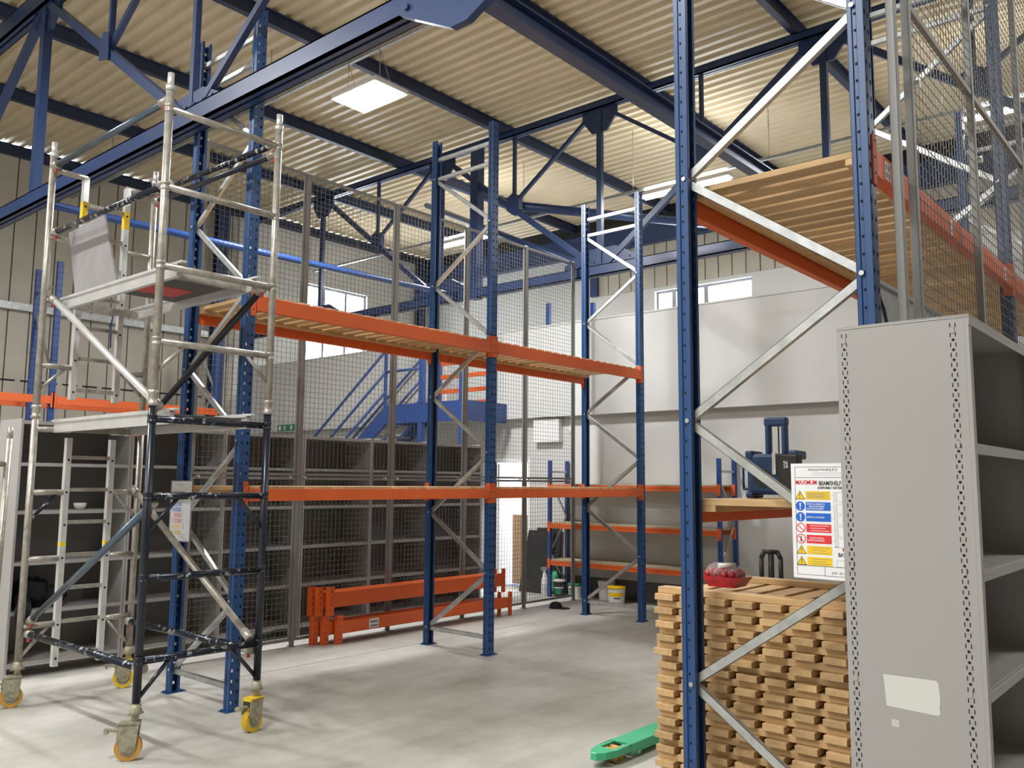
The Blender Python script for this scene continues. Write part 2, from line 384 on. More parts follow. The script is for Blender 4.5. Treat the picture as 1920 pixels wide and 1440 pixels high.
def truss(X, zb, zt, top, bot, label, y0, y1, W=0.15):
    T = thing('roof_truss', label, 'truss', (X+W/2, 0, zb), 'roof trusses')
    cx = X+W/2
    for nm, z, hh in (('bottom_chord', zb, 0.15), ('top_chord', zt, 0.11 if X > 0 else 0.22)):
        mb = MB(); g = 0.012
        for a, b in ((X, cx-g), (cx+g, X+W)):
            out = a if a == X else b
            mb.box(a, b, y0, y1, z, z+0.012); mb.box(a, b, y0, y1, z+hh-0.012, z+hh)
            mb.box(cx-g-0.012 if a == X else cx+g, cx-g if a == X else cx+g+0.012, y0, y1, z+0.012, z+hh-0.012)
            mb.box(a, a+0.03 if a == X else b, y0, y1, z, z+0.003)
            if a == X: mb.box(X, X+0.008, y0, y1, z+0.0, z+hh)
            else: mb.box(X+W-0.008, X+W, y0, y1, z, z+hh)
        mb.build(nm, M['truss'], T)
    zbm, ztm = zb+0.075, zt+0.055
    def member(nm, a, b, w, t=0.05):
        mb = MB(); mb.bar((cx, a[0], a[1]), (cx, b[0], b[1]), t, w, up=(0,0,1) if abs(a[0]-b[0]) > 0.05 else (0,1,0)); mb.build(nm, M['truss'], T)
    def gusset(y, z, w, h, dn=True):
        mb = MB(); s = -1 if dn else 1
        p = [(y-w/2, z), (y+w/2, z), (y+w/2, z+s*h*0.45), (y+w*0.22, z+s*h), (y-w*0.22, z+s*h), (y-w/2, z+s*h*0.45)]
        mb.prism_x(p, cx-0.018, cx+0.018)
        for k in range(6):
            for q in (0.18, 0.42):
                mb.disc((cx-0.018, y-w*0.4+w*0.16*k, z+s*h*q), 0.014, (-1,0,0), 0.016, 6)
        mb.build('gusset_plate', M['truss'], T)
    return T, member, gusset, cx, zbm, ztm
# truss 1, nearest, crossing above the scaffold tower
T, member, gusset, cx, zb, zt = truss(-2.95, 4.56, 6.86, None, None, 'nearest dark blue roof truss crossing just above the scaffold tower', -14, YL-0.1)
for yt, yb in ((4.0, 0.73), (-2.54, 0.73), (4.0, 7.3), (-2.54, -5.8)):
    ym, zm = (yt+yb)/2, (zb+zt)/2+0.05
    member('main_diagonal', (yt, zt), (yb, zb), 0.085, 0.08) if yt > 0 else member('main_diagonal', (yt, zt), (yb, zb), 0.06, 0.05)
    member('secondary_post', (ym, zm), (ym, zt), 0.045)
    member('secondary_strut', (ym, zm), (yb, zt), 0.055)
    mb = MB(); mb.bar((cx, ym, zm-0.13), (cx, ym, zm+0.13), 0.2, 0.03, up=(1,0,0))
    for k in (-0.08, 0, 0.08): mb.disc((cx-0.06, ym+0.04, zm+k), 0.013, (-1,0,0), 0.014, 6)
    mb2 = MB(); mb2.prism_x([(ym-0.1, zm-0.16), (ym+0.1, zm-0.12), (ym+0.12, zm+0.06), (ym+0.04, zm+0.16), (ym-0.08, zm+0.12)], cx-0.062, cx-0.052); mb2.build('gusset_plate', M['truss'], T)
for y in (0.73, -5.8, 7.3): member('post', (y, zb), (y, zt), 0.055, 0.05); gusset(y, zb+0.04, 0.85, 0.2, False)
for y in (4.0, -2.54): member('main_post', (y, zb), (y, zt), 0.105, 0.09); gusset(y, zt, 0.7, 0.36)
# splice plates with bolts hanging under chord where the long tie beam lands
mb = MB(); mb.prism_x([(-1.95, 4.78), (-2.9, 4.78), (-2.9, 4.45), (-2.55, 4.29), (-2.42, 4.29), (-1.98, 4.52)], -3.005, -2.952)
for k in range(5): mb.disc((-3.005, -2.05-0.14*k, 4.55+0.05*(k % 2)), 0.022, (-1,0,0), 0.02, 6)
mb.build('splice_plate', M['truss'], T)
# truss 2
T, member, gusset, cx, zb, zt = truss(3.9, 4.72, 7.30, None, None, 'dark blue roof truss between the rack row and the mezzanine wall', -14, YL-0.1)
for yt, yb in ((8.05, 4.7), (4.7, 1.35), (1.35, -2.03), (8.05, 10.6), (-5.4, -2.03)):
    pass
for yt, yb in ((8.1, 4.72), (4.72, 1.35), (-2.05, 1.35), (-2.05, -5.4), (-8.8, -5.4)):
    ym, zm = (yt+yb)/2, (zb+zt)/2+0.1
    member('main_diagonal', (yt, zt), (yb, zb), 0.085, 0.07)
    member('secondary_post', (ym, zm), (ym, zt), 0.05)
    member('secondary_strut', (ym, zm), (yb, zt), 0.055)
    mb2 = MB(); mb2.prism_x([(ym-0.13, zm-0.12), (ym, zm-0.2), (ym+0.13, zm-0.1), (ym+0.13, zm+0.1), (ym, zm+0.17), (ym-0.13, zm+0.1)], cx-0.05, cx+0.05); mb2.build('gusset_plate', M['truss'], T)
for y in (8.1, 4.72, 1.35, -2.05, -5.4): member('post', (y, zb), (y, zt), 0.085, 0.07); gusset(y, zt, 0.62, 0.42); gusset(y, zb, 1.3, 0.34, False)
member('main_post', (3.87, 4.70), (3.87, zt), 0.17, 0.16)
# third truss beyond, over the mezzanine
# long tie beam (parallel to the rack row)
mb = MB(); zc = 4.80; y = -2.12
y -= 0.02; mb.box(-2.8, XF-0.21, y-0.055, y+0.055, zc, zc+0.012); mb.box(-2.8, XF-0.21, y-0.055, y+0.055, zc+0.128, zc+0.14); mb.box(-2.8, XF-0.21, y-0.006, y+0.006, zc+0.012, zc+0.128)
tag(mb.build('tie_beam', M['truss'], base=(0, y, zc)), 'long dark blue tie beam running away over the rack row from the near truss', 'beam')
mb = MB(); mb.tube((-2.80, 4.0, 4.64), (3.90, 4.25, 4.80), 0.045, 12); mb.disc((-2.79, 4.0, 4.64), 0.07, (-1,0,0), 0.01)
tag(mb.build('tie_tube', M['stair'], base=(0, 4.1, 4.8)), 'round bright blue tie tube running between the two trusses behind the mesh fence', 'tube')
mb = MB(); mb.tube((4.0, 3.05, 6.15), (XF-0.17, 0.7, 6.5), 0.075, 14)
tag(mb.build('bracing_tube', M['truss'], base=(6, 2, 6.2)), 'thick blue bracing tube running from the far truss to the eaves of the far wall', 'tube')
mb = MB(); mb.tube((5.70, 6.92, 7.4), (4.08, 1.75, 4.95), 0.055, 14)
tag(mb.build('bracing_tube', M['truss'], base=(5, 4, 6)), 'thin blue bracing tube sloping down behind the middle rack uprights to the far truss', 'tube')

# trunking and luminaires
def trunking(x, z, y0, y1, lab):
    mb = MB(); mb.box(x-0.025, x+0.025, y0, y1, z, z+0.003); mb.box(x-0.025, x-0.022, y0, y1, z, z+0.04); mb.box(x+0.022, x+0.025, y0, y1, z, z+0.04)
    t_ = thing('lighting_trunking', lab, 'trunking', (x, (y0+y1)/2, z), 'galvanised lighting trunking'); mb.build('channel', M['galv'], t_)
    yy = y0+0.4
    while yy < y1:
        d = MB(); d.tube((x, yy, z+0.002), (x, yy, 7.63), 0.006, 6); d.build('hanger_rod', M['galv'], t_); yy += 2.4
trunking(0.10, 6.86, -13, YL-0.2, 'galvanised trunking carrying the bright panel light over the rack row')
trunking(5.6, 6.52, -13, YL-0.2, 'galvanised trunking with the row of tube lights over the mezzanine')
trunking(-6.4, 6.86, -13, YL-0.2, 'galvanised trunking overhead just above the viewpoint')
trunking(-10.6, 6.86, -13, YL-0.2, 'galvanised trunking overhead far behind the viewpoint')
def area(name, loc, sx, sy, power, col=(0.97, 0.985, 1.0), up=False):
    l = bpy.data.lights.new(name, 'AREA'); l.shape = 'RECTANGLE'; l.size = sx; l.size_y = sy; l.energy = power; l.color = col
    o = bpy.data.objects.new(name, l); COL.objects.link(o); o.location = loc
    if up: o.rotation_euler = (PI, 0, 0)
    return o
def tube_light(x, y, z, lab, power, grp):
    t_ = thing('tube_light', lab, 'ceiling light', (x, y, z), grp)
    b = MB(); b.prism_y([(x-0.10, z+0.02), (x-0.06, z+0.09), (x+0.06, z+0.09), (x+0.10, z+0.02)], y-0.8, y+0.8); b.build('housing', M['whitepl'], t_)
    d = MB(); d.tube((x-0.045, y-0.77, z), (x-0.045, y+0.77, z), 0.02, 10); d.build('lamp_tube', M['lamp'], t_)
    d = MB(); d.tube((x+0.045, y-0.77, z), (x+0.045, y+0.77, z), 0.02, 10); d.build('lamp_tube', M['lamp'], t_)
    d = MB(); d.tube((x, y, z+0.09), (x, y, z+0.14), 0.005, 6); d.build('hanger_rod', M['galv'], t_)
    area('tube_light_glow', (x, y, z-0.05), 0.2, 1.5, power)
    area('tube_light_upglow', (x, y, z+0.12), 0.2, 1.5, power*0.3, up=True)
for y, w in ((5.65, 'seen between the middle rack uprights'), (0.82, 'seen either side of the near blue upright'), (-4.05, 'seen at top right through the mesh cage'), (-8.9, 'out to the right beyond the cage')):
    tube_light(5.6, y, 6.38, 'lit tube light over the mezzanine, %s' % w, 75, 'tube lights over the mezzanine')
for x, y, w in ((-6.4, 3.4, 'left of the scaffold'), (-6.4, -2.6, 'almost above the viewpoint'), (-10.6, -3.0, 'behind the viewpoint'), (-10.6, 3.2, 'far behind the viewpoint'), (0.1, -7.2, 'above the right of the cage')):  # unseen lamps added to brighten the hall from out of view
    tube_light(x, y, 6.72, 'added unseen tube light overhead, %s' % w, 200 if x < 0 else 110, 'added tube lights out of view')
def led_panel(x, y, z, lab, power, group=None):
    t_ = thing('led_panel_light', lab, 'ceiling light', (x, y, z))
    b = MB(); b.box(x-0.27, x+0.27, y-0.42, y+0.42, z+0.02, z+0.08); bevel(b.build('housing', M['whitepl'], t_), 0.01)
    d = MB()
    for k in (-0.165, 0, 0.165): d.box(x+k-0.07, x+k+0.07, y-0.38, y+0.38, z, z+0.019)
    d.build('lamp_panel', M['ledlamp'], t_)
    for s in (-1, 1):
      for q in (-0.1, 0.1):
        w = MB(); w.tube((x+q, y+s*0.3, z+0.08), (0.1, y+s*0.3, 6.86), 0.004, 6); w.build('suspension_wire', M['galv'], t_)
    area('led_panel_glow', (x, y, z-0.03), 0.6, 1.0, power)
led_panel(0.2, 2.18, 6.36, 'very bright LED panel light hanging from wires over the rack row', 300)
area('passage_light', (5.4, 3.4, 2.6), 1.0, 1.0, 110, (0.95, 0.97, 1.0))

# ------------------------------------------------------------------ pallet racking
UW, UD, FD, H = 0.085, 0.067, 0.8374, 5.39
def upright(front):
    """perforated open-backed post; web faces out, z pitch 75 mm slots"""
    mb = MB(); t = 0.003
    y0, y1 = (-UD, 0) if front else (FD-UD, FD)
    yw = y0 if front else y1-t
    xs = [(0, 0.012), (0.028, 0.057), (0.073, UW)]
    for a, b in xs: mb.box(a, b, yw, yw+t, 0, H)
    n = int(H/0.075)
    for a, b in ((0.012, 0.028), (0.057, 0.073)):
        for k in range(n+1):
            z0 = k*0.075; mb.box(a, b, yw, yw+t, z0, min(z0+0.053, H))
    # flanges with a groove
    ya, yb = (y0+t, y1) if front else (y0, y1-t)
    for x in (0, UW):
        xi = t if x == 0 else -t; d = 0.006 if x == 0 else -0.006
        m1, m2 = ya+(yb-ya)*0.38, ya+(yb-ya)*0.72
        mb.prism_z([(x, ya), (x+xi, ya), (x+xi, m1), (x+d+xi, m1+0.004), (x+d+xi, m2-0.004), (x+xi, m2), (x+xi, yb), (x, yb), (x, m2), (x+d, m2-0.004), (x+d, m1+0.004), (x, m1)], 0, H)
        lip = y1 if front else y0
        l0, l1 = (lip-t, lip) if front else (lip, lip+t)
        mb.box(min(x, x+(0.02 if x == 0 else -0.02)), max(x, x+(0.02 if x == 0 else -0.02)), l0, l1, 0, H)
    for k in range(n):
        z = 0.06+k*0.075; ym = (ya+yb)/2
        mb.disc((0.0052, ym, z), 0.0065, (-1,0,0), 0.0012, 8, 1)
    return mb
def make_frame(mirror, label, loc, group):
    T = thing('rack_upright_frame', label, 'rack frame', (0,0,0), group)
    upright(True).build('upright', [M['blue'], M['hole']], T); upright(False).build('upright', [M['blue'], M['hole']], T)
    for y in (-UD/2, FD-UD/2):
        b = MB(); b.box(-0.03, UW+0.045, y-0.05, y+0.05, 0.0, 0.006); b.tube((UW+0.02, y-0.03, 0.006), (UW+0.02, y-0.03, 0.016), 0.008, 6); b.tube((-0.015, y+0.03, 0.006), (-0.015, y+0.03, 0.016), 0.008, 6)
        b.build('base_plate', M['blue'], T)
    yf, yr = -0.022, FD-UD+0.022
    def chan(a, b):
        mb = MB(); up = Vector((1, 0, 0)); p, q = Vector(a), Vector(b); d = (q-p).normalized(); sd = d.cross(up).normalized()
        mb.bar(p+up*-0.012, q+up*-0.012, 0.040, 0.002, up=(1,0,0))
        for s in (-1, 1): mb.bar(p+sd*s*0.019, q+sd*s*0.019, 0.002, 0.026, up=(1,0,0))
        for c in (p, q):
            mb.disc(c+Vector((-0.0135, 0, 0)), 0.008, (-1,0,0), 0.006, 6)
        mb.build('brace', M['galv'], T)
    x = UW/2
    rear = [0.18, 1.35, 2.56, 3.76, 4.95]; fr = [0.78, 1.96, 3.13, 4.33]
    if mirror: fr, rear = [0.18, 1.35, 2.53, 3.70, 4.95], [0.767, 1.954, 3.117, 4.30]
    seq = []
    a, b = (rear, fr); first = 'r' if not mirror else 'f'
    zs = sorted([(z, 'r') for z in rear]+[(z, 'f') for z in fr])
    for (z0, s0), (z1, s1) in zip(zs[:-1], zs[1:]):
        chan((x, yr if s0 == 'r' else yf, z0+0.012), (x, yr if s1 == 'r' else yf, z1-0.012))
    chan((x, yf, 0.165), (x, yr, 0.165)); chan((x, yf, 5.18), (x, yr, 5.18)); chan((x, yf, 4.96), (x, yr, 4.96))
    for z, s_ in zs:
        bl = MB(); bl.disc((0.0, yr if s_ == 'r' else yf, z), 0.011, (-1,0,0), 0.007, 8); bl.build('bolt', M['galv'], T)
    seal(T); T.location = loc; return T
GX = 2.79
FA = make_frame(False, 'blue rack frame directly behind the scaffold tower', (-GX, 0, 0), 'rack frames')
dup(FA, (0, 0, 0), 'middle blue rack frame of the three in the far row', 'rack frames')
dup(FA, (GX, 0, 0), 'blue rack frame at the far end of the row, nearest the buckets', 'rack frames')
YN = -4.602
FN = make_frame(True, 'nearest blue rack frame, its two uprights framing the timber stack and load sign', (-GX, YN, 0), 'rack frames')
dup(FN, (0, YN, 0), 'second blue rack frame of the near row, seen through the mesh cage', 'rack frames')
dup(FN, (GX, YN, 0), 'third blue rack frame of the near row, beyond the mesh cage', 'rack frames')
dup(FN, (2*GX-1.55, YN, 0), 'farthest blue rack frame of the near row by the mezzanine wall', 'rack frames') if False else None

def make_beam(L, hh, front, lab, loc, group):
    """origin at left connector, on the top edge line, at upright outer face y=0 for front beams"""
    T = thing('rack_beam', lab, 'rack beam', (0,0,0), group)
    s = -1 if front else 1
    b = MB()
    y0, y1 = sorted((s*0.006, s*(-0.044)))
    yo, ym, yi = s*0.006, s*(-0.019), s*(-0.044); p = [(yo, -hh), (yi, -hh), (yi, -0.012), (ym, -0.012), (ym, 0), (yo, 0)]
    b.prism_x(p, UW+0.001, L-0.001); bevel(b.build('beam_section', M['orange'], T), 0.003)
    for k, xx in enumerate((UW, L)):
        c = MB(); a0, a1 = (xx-0.042, xx+0.004) if k == 0 else (xx-0.004, xx+0.042)
        ya, yb = sorted((s*0.0005, s*0.0065))
        c.box(a0, a1, ya, yb, -hh-0.045, 0.055)
        xi = (xx, xx+0.005) if k == 0 else (xx-0.005, xx)
        ya, yb = sorted((s*0.0065, s*(-0.05)))
        c.box(xi[0], xi[1], ya, yb, -hh-0.045, 0.055)
        for q in range(3):
            c.disc((xx+(-0.022 if k == 0 else 0.022), s*0.0065, 0.03-q*(hh+0.04)/2.2), 0.006, (0, s, 0), 0.001, 8, 1)
        c.build('beam_connector', [M['orange'], M['hole']], T)
    seal(T); T.location = loc; return T
ZU, ZL = 3.075, 1.60
first = make_beam(GX, 0.116, True, 'x', (0,0,0), 'rack beams')
firstr = make_beam(GX, 0.116, False, 'x', (0,0,0), 'rack beams')
low = make_beam(GX, 0.093, True, 'x', (0,0,0), 'rack beams')
lowr = make_beam(GX, 0.093, False, 'x', (0,0,0), 'rack beams')
used = set()
def put(proto, loc, lab):
    if proto.name not in used:
        used.add(proto.name); proto.location = loc; proto['label'] = lab; return proto
    return dup(proto, loc, lab, 'rack beams')
for x, w in ((-GX, 'left bay of the far rack row'), (0, 'right bay of the far rack row')):
    put(first, (x, -UD, ZU), 'deep orange front beam under high deck, %s' % w)
    put(firstr, (x, FD, ZU), 'deep orange rear beam under high deck, %s' % w)
    put(low, (x, -UD, ZL), 'slim orange front beam at head height, %s' % w)
    put(lowr, (x, FD, ZL), 'slim orange rear beam at head height, %s' % w)
for x, w in ((-GX, 'nearest bay of the near rack'), (0, 'second bay of the near rack')):
    put(first, (x, YN-UD, ZU), 'deep orange front beam under high deck, %s' % w)
    put(firstr, (x, YN+FD, ZU), 'deep orange rear beam under high deck, %s' % w)
    put(low, (x, YN-UD, ZL-0.025), 'slim orange front beam in the %s, hidden by the grey unit' % w)
    put(lowr, (x, YN+FD, ZL-0.025), 'slim orange rear beam in the %s, below head height' % w)
# loose load labels stuck on near high beam
for k, (x, w) in enumerate(((-2.60, 'at the near end'), (-1.55, 'halfway along'), (-0.25, 'at the far end'))):
    mb = MB(); yy = YN-UD-0.0065
    mb.box(x, x+0.075, yy-0.001, yy, ZU-0.10, ZU-0.02, 0); 
    for a in (0, 1):
        for b in (0, 1): mb.box(x+0.008+a*0.035, x+0.032+a*0.035, yy-0.0016, yy-0.001, ZU-0.092+b*0.036, ZU-0.066+b*0.036, 1)
    tag(mb.build('load_label', [M['signwhite'], M['signgrey']], base=(x, yy, ZU)), 'small white load label on the near high orange beam, %s' % w, 'label')

# timber decks ---------------------------------------------------------------
DL, SW, ST, BT = 1.335, 0.100, 0.030, 0.030
def make_deck(label, n=10, DL=1.335, grp='slatted timber decks'):
    T = thing('slatted_timber_deck', label, 'timber deck', (0,0,0), grp)
    pitch = (DL-SW)/(n-1)
    for k in range(n):
        b = MB(); x = k*pitch; b.box(x, x+SW, 0, 0.862, 0, ST)
        bevel(b.build('slat', M['wood2'], T), 0.002, 1)
    for y in (0.032, 0.752):
        b = MB(); b.box(0.0, DL, y, y+0.075, -BT, 0); bevel(b.build('bearer', M['wood'], T), 0.002, 1)
    return seal(T)
D = make_deck('x'); dused = []
DS = make_deck('x', 9, 1.19, 'stacked slatted timber decks'); dsused = []
def deck(loc, lab, rot=None, group='slatted timber decks'):
    if not dused:
        dused.append(1); D.location = loc; D['label'] = lab
        if rot: D.rotation_euler = rot
        return D
    return dup(D, loc, lab, group, rot)
for y0, rows in ((-UD-0.002, 'far rack row'), (YN-UD-0.002, 'near rack')):
    near = y0 < -1
    for bx, bay in ((-GX, 'nearest bay' if near else 'left bay'), (0, 'second bay' if near else 'right bay')):
        for z, lv in ((ZU-0.0115, 'high'), (ZL+(-0.0115 if not near else -0.0365), 'low')):
            for h_, hw in ((0, 'nearer half'), (1, 'farther half')):
                x = bx+UW+0.008+h_*(DL+0.012)
                deck((x, y0+0.023, z), 'slatted deck on %s beams, %s, %s, %s' % (lv, rows, bay, hw))
# stack of decks, upside down (bearers up), slats run along x
n = 18; hh = ST+BT+0.0045
names = ['topmost', 'second', 'third', 'fourth', 'fifth', 'sixth', 'seventh', 'eighth', 'ninth', 'tenth', 'eleventh', 'twelfth', 'thirteenth', 'fourteenth', 'fifteenth', 'sixteenth', 'seventeenth', 'bottom']
rs = random.Random(3)
for k in range(n):
    z = 0.001+(k+1)*hh-BT-0.001-ST+ST   # origin plane is the slat/bearer interface
    z = k*hh+ST+0.001
    # local x -> world -y, local y -> world x, local z -> world -z
    m = Matrix(((0, 1, 0), (1, 0, 0), (0, 0, -1)))
    e = m.to_euler()
    jx, jy = rs.uniform(-0.012, 0.012), rs.uniform(-0.02, 0.02)
    lab = '%s pine slatted deck%s in the stack by the nearest upright' % (names[17-k], '' if k in (0, 17) else ' from the top')
    rot = (e.x, e.y, e.z+rs.uniform(-0.004, 0.004)); loc = (-2.62+jx, -4.712+jy*0.4, z)
    if k == 0: DS.location = loc; DS.rotation_euler = rot; DS['label'] = lab
    else: dup(DS, loc, lab, None, rot)
STK = (n-1)*hh+ST+BT+0.001

# ------------------------------------------------------------------ scaffold tower
SX0, SX1, SY0, SY1 = -3.745, -2.915, -0.6, 1.22
ST_ = thing('scaffold_tower', 'tall scaffold tower on four castors, black lower front and bare aluminium above', 'scaffold tower', (-3.33, 0.31, 0))
R = 0.0254
def p_tube(nm, a, b, m_, r=R, n=14):
    mb = MB(); mb.tube(a, b, r, n); return mb.build(nm, m_, ST_)
def spl(x, y, z, m_=None):   # coupling collar
    mb = MB(); mb.lathe((x, y, z), [(R, -0.05), (0.033, -0.05), (0.033, -0.03), (0.028, -0.025), (0.028, 0.02), (0.034, 0.025), (0.034, 0.05), (R, 0.05)], 16); mb.build('coupling_collar', m_ or M['alu'], ST_)
for x, y in ((SX0, SY0), (SX1, SY0), (SX0, SY1), (SX1, SY1)):
    fr = y == SY0
    p_tube('standard', (x, y, 0.33), (x, y, 2.14), M['black'] if fr else M['alu'])
    p_tube('standard', (x, y, 2.16), (x, y, 4.22), M['alu'])
    spl(x, y, 2.17)
    mb = MB(); mb.tube((x, y, 4.19), (x, y, 4.30), 0.021, 12); mb.tube((x, y, 4.18), (x, y, 4.215), 0.03, 12); mb.build('spigot', M['alubox'], ST_)
RZ = [0.57, 1.06, 1.56, 2.04, 2.53, 3.02, 3.54, 4.06]
for k, z in enumerate(RZ):
    m_ = M['blackworn'] if k < 4 else M['alu']
    p_tube('rung', (SX0, SY0, z), (SX1, SY0, z), m_, 0.0225)
    for x in (SX0, SX1):
        mb = MB(); mb.lathe((x, SY0, z), [(R, -0.028), (0.029, -0.026), (0.029, -0.012), (0.0265, -0.01), (0.0265, 0.01), (0.029, 0.012), (0.029, 0.026), (R, 0.028)], 14); mb.build('weld_collar', M['black'] if k < 4 else M['alu'], ST_)
for z in (0.57, 1.06, 1.56, 2.04, 2.53, 3.04, 3.54, 4.08):
    mb = MB(); mb.tube((SX0, SY1, z), (-3.48, SY1, z), 0.0225); mb.build('rung', M['alu'], ST_)
    mb = MB(); mb.tube((-3.16, SY1, z), (SX1, SY1, z), 0.0225); mb.build('rung', M['alu'], ST_)
for a, b in ((0.25, 1.98), (2.28, 4.08)):
    for x in (-3.49, -3.15):
        mb = MB(); mb.box(x-0.021, x+0.021, SY1-0.024, SY1+0.024, a, b)
        for q in range(7): mb.disc((x, SY1-0.024, a+0.06+q*0.25), 0.009, (0,-1,0), 0.001, 8, 1)
        mb.box(x-0.0215, x+0.0215, SY1-0.0245, SY1+0.0245, b-0.35 if a > 2 else a+0.9, (b-0.2 if a > 2 else a+0.93), 2)
        bevel(mb.build('ladder_rail', [M['alubox'], M['hole'], M['yellow']], ST_), 0.003)
    z = a+0.08
    while z < b:
        mb = MB(); mb.box(-3.47, -3.17, SY1-0.016, SY1+0.016, z-0.014, z+0.014); mb.build('ladder_rung', M['alu'], ST_); z += 0.25
def knee(x, y, sx, z, dz, m_):   # small corner strut from rung to standard
    p_tube('corner_strut', (x+sx*0.20, y, z), (x, y, z+dz), m_, 0.013, 10)
for x, s in ((SX0, 1), (SX1, -1)):
    knee(x, SY0, s, 0.56, -0.22, M['black']); knee(x, SY0, s, 1.55, -0.22, M['black']); knee(x, SY0, s, 2.53, -0.2, M['alu'])
    knee(x, SY1, s, 0.56, -0.22, M['alu']); knee(x, SY1, s, 1.56, -0.22, M['blackworn'] if x == SX0 else M['alu']); knee(x, SY1, s, 2.53, -0.2, M['alu'])
def brace(a, b, m_, r=0.0225, lab=None):
    mb = MB(); mb.tube(a, b, r, 14)
    d = (Vector(b)-Vector(a)).normalized()
    ms = [m_, M['alu'], M['redlabel']]
    for c, s in ((Vector(a), 1), (Vector(b), -1)):
        mb.tube(c-d*s*0.045, c+d*s*0.05, 0.031, 12, 1); mb.tube(c+Vector((0,0,-0.02)), c+Vector((0,0,-0.055)), 0.012, 8, 2)
    return mb.build('brace', ms, ST_)
e = 0.055
brace((SX0+e*0, SY1-e, 4.10), (SX0, SY0+e, 4.12), M['steelblue'])
brace((SX0+0.03, SY1-e, 3.57), (SX0+0.03, SY0+e, 3.57), M['blackworn']); brace((SX1, SY1-e, 4.11), (SX1, SY0+e, 4.09), M['blackworn'])
brace((SX1, SY1-e, 4.03), (SX1, SY0+e, 4.01), M['black'])
brace((SX0+0.05, SY1-e, 3.04), (SX0+0.05, SY0+e, 2.14), M['alubox'], 0.024)
brace((SX1-0.05, SY0+e, 3.01), (SX1-0.05, SY1-e, 2.06), M['black'], 0.024)
brace((SX0+0.05, SY1-e, 0.62), (SX0+0.05, SY0+e, 1.50), M['steelblue'], 0.024)
brace((SX1-0.05, SY0+e, 0.62), (SX1-0.05, SY1-e, 1.57), M['alu'], 0.024)
brace((SX0+0.04, SY1-e, 0.52), (SX0+0.04, SY0+e, 0.52), M['blackworn'], 0.025)
brace((SX1-0.04, SY1-e, 0.53), (SX1-0.04, SY0+e, 0.53), M['blackworn'], 0.025)
for (x, y, ang, yel) in ((SX0, SY0, 2.5, 0), (SX1, SY0, 3.4, 1), (SX0, SY1, 2.9, 0), (SX1, SY1, 2.7, 1)):
    c = MB(); c.tube((x, y, 0.20), (x, y, 0.335), 0.021, 14); c.lathe((x, y, 0.29), [(0.021, -0.03), (0.037, -0.025), (0.037, 0.0), (0.03, 0.01), (0.03, 0.03), (0.021, 0.03)], 14)
    c.box(x-0.05, x+0.05, y-0.006, y+0.006, 0.262, 0.272); jk = c.build('castor', M['castgrey'], ST_)
    ca = MB(); d = Vector((math.cos(ang), math.sin(ang), 0)); sd = Vector((-d.y, d.x, 0)); o3 = Vector((x, y, 0))+d*0.03
    for s in (-1, 1):
        pts = [(-0.06, 0.215), (0.055, 0.215), (0.065, 0.13), (0.035, 0.065), (-0.01, 0.05), (-0.045, 0.085)]
        vs = [o3+d*a+sd*(s*0.036+q)+Vector((0, 0, z)) for q in (-0.004, 0.004) for a, z in pts]
        k = len(pts); ca.add(vs, [tuple(range(k))[::-1], tuple(range(k, 2*k))]+[(i, (i+1) % k, k+(i+1) % k, k+i) for i in range(k)])
    ca.add([o3+d*a+sd*b+Vector((0,0,z)) for z in (0.205, 0.225) for a, b in ((-0.06,-0.04),(0.055,-0.04),(0.055,0.04),(-0.06,0.04))], [(3,2,1,0),(4,5,6,7),(0,1,5,4),(1,2,6,5),(2,3,7,6),(3,0,4,7)], 1 if yel else 0)
    ca.tube(o3+sd*-0.05+Vector((0,0,0.0875)), o3+sd*0.05+Vector((0,0,0.0875)), 0.014, 10)
    ca.build('fork', [M['castgrey'], M['yellow']], jk)
    w = MB(); w.tube(o3+sd*-0.024+Vector((0,0,0.0775)), o3+sd*0.024+Vector((0,0,0.0775)), 0.0765, 28); w.tube(o3+sd*-0.026+Vector((0,0,0.0775)), o3+sd*0.026+Vector((0,0,0.0775)), 0.05, 20, 1)
    w.build('wheel', [M['tyre'] if not yel else M['yellow'], M['castgrey']], jk)
    l = MB(); q = o3-d*0.0+Vector((0,0,0.17)); l.bar(q+d*0.05, q+d*0.14+Vector((0,0,0.012)), 0.035, 0.012); l.bar(q+d*0.125+sd*-0.03, q+d*0.125+sd*0.03, 0.02, 0.02); l.build('brake_lever', M['castgrey'], jk)

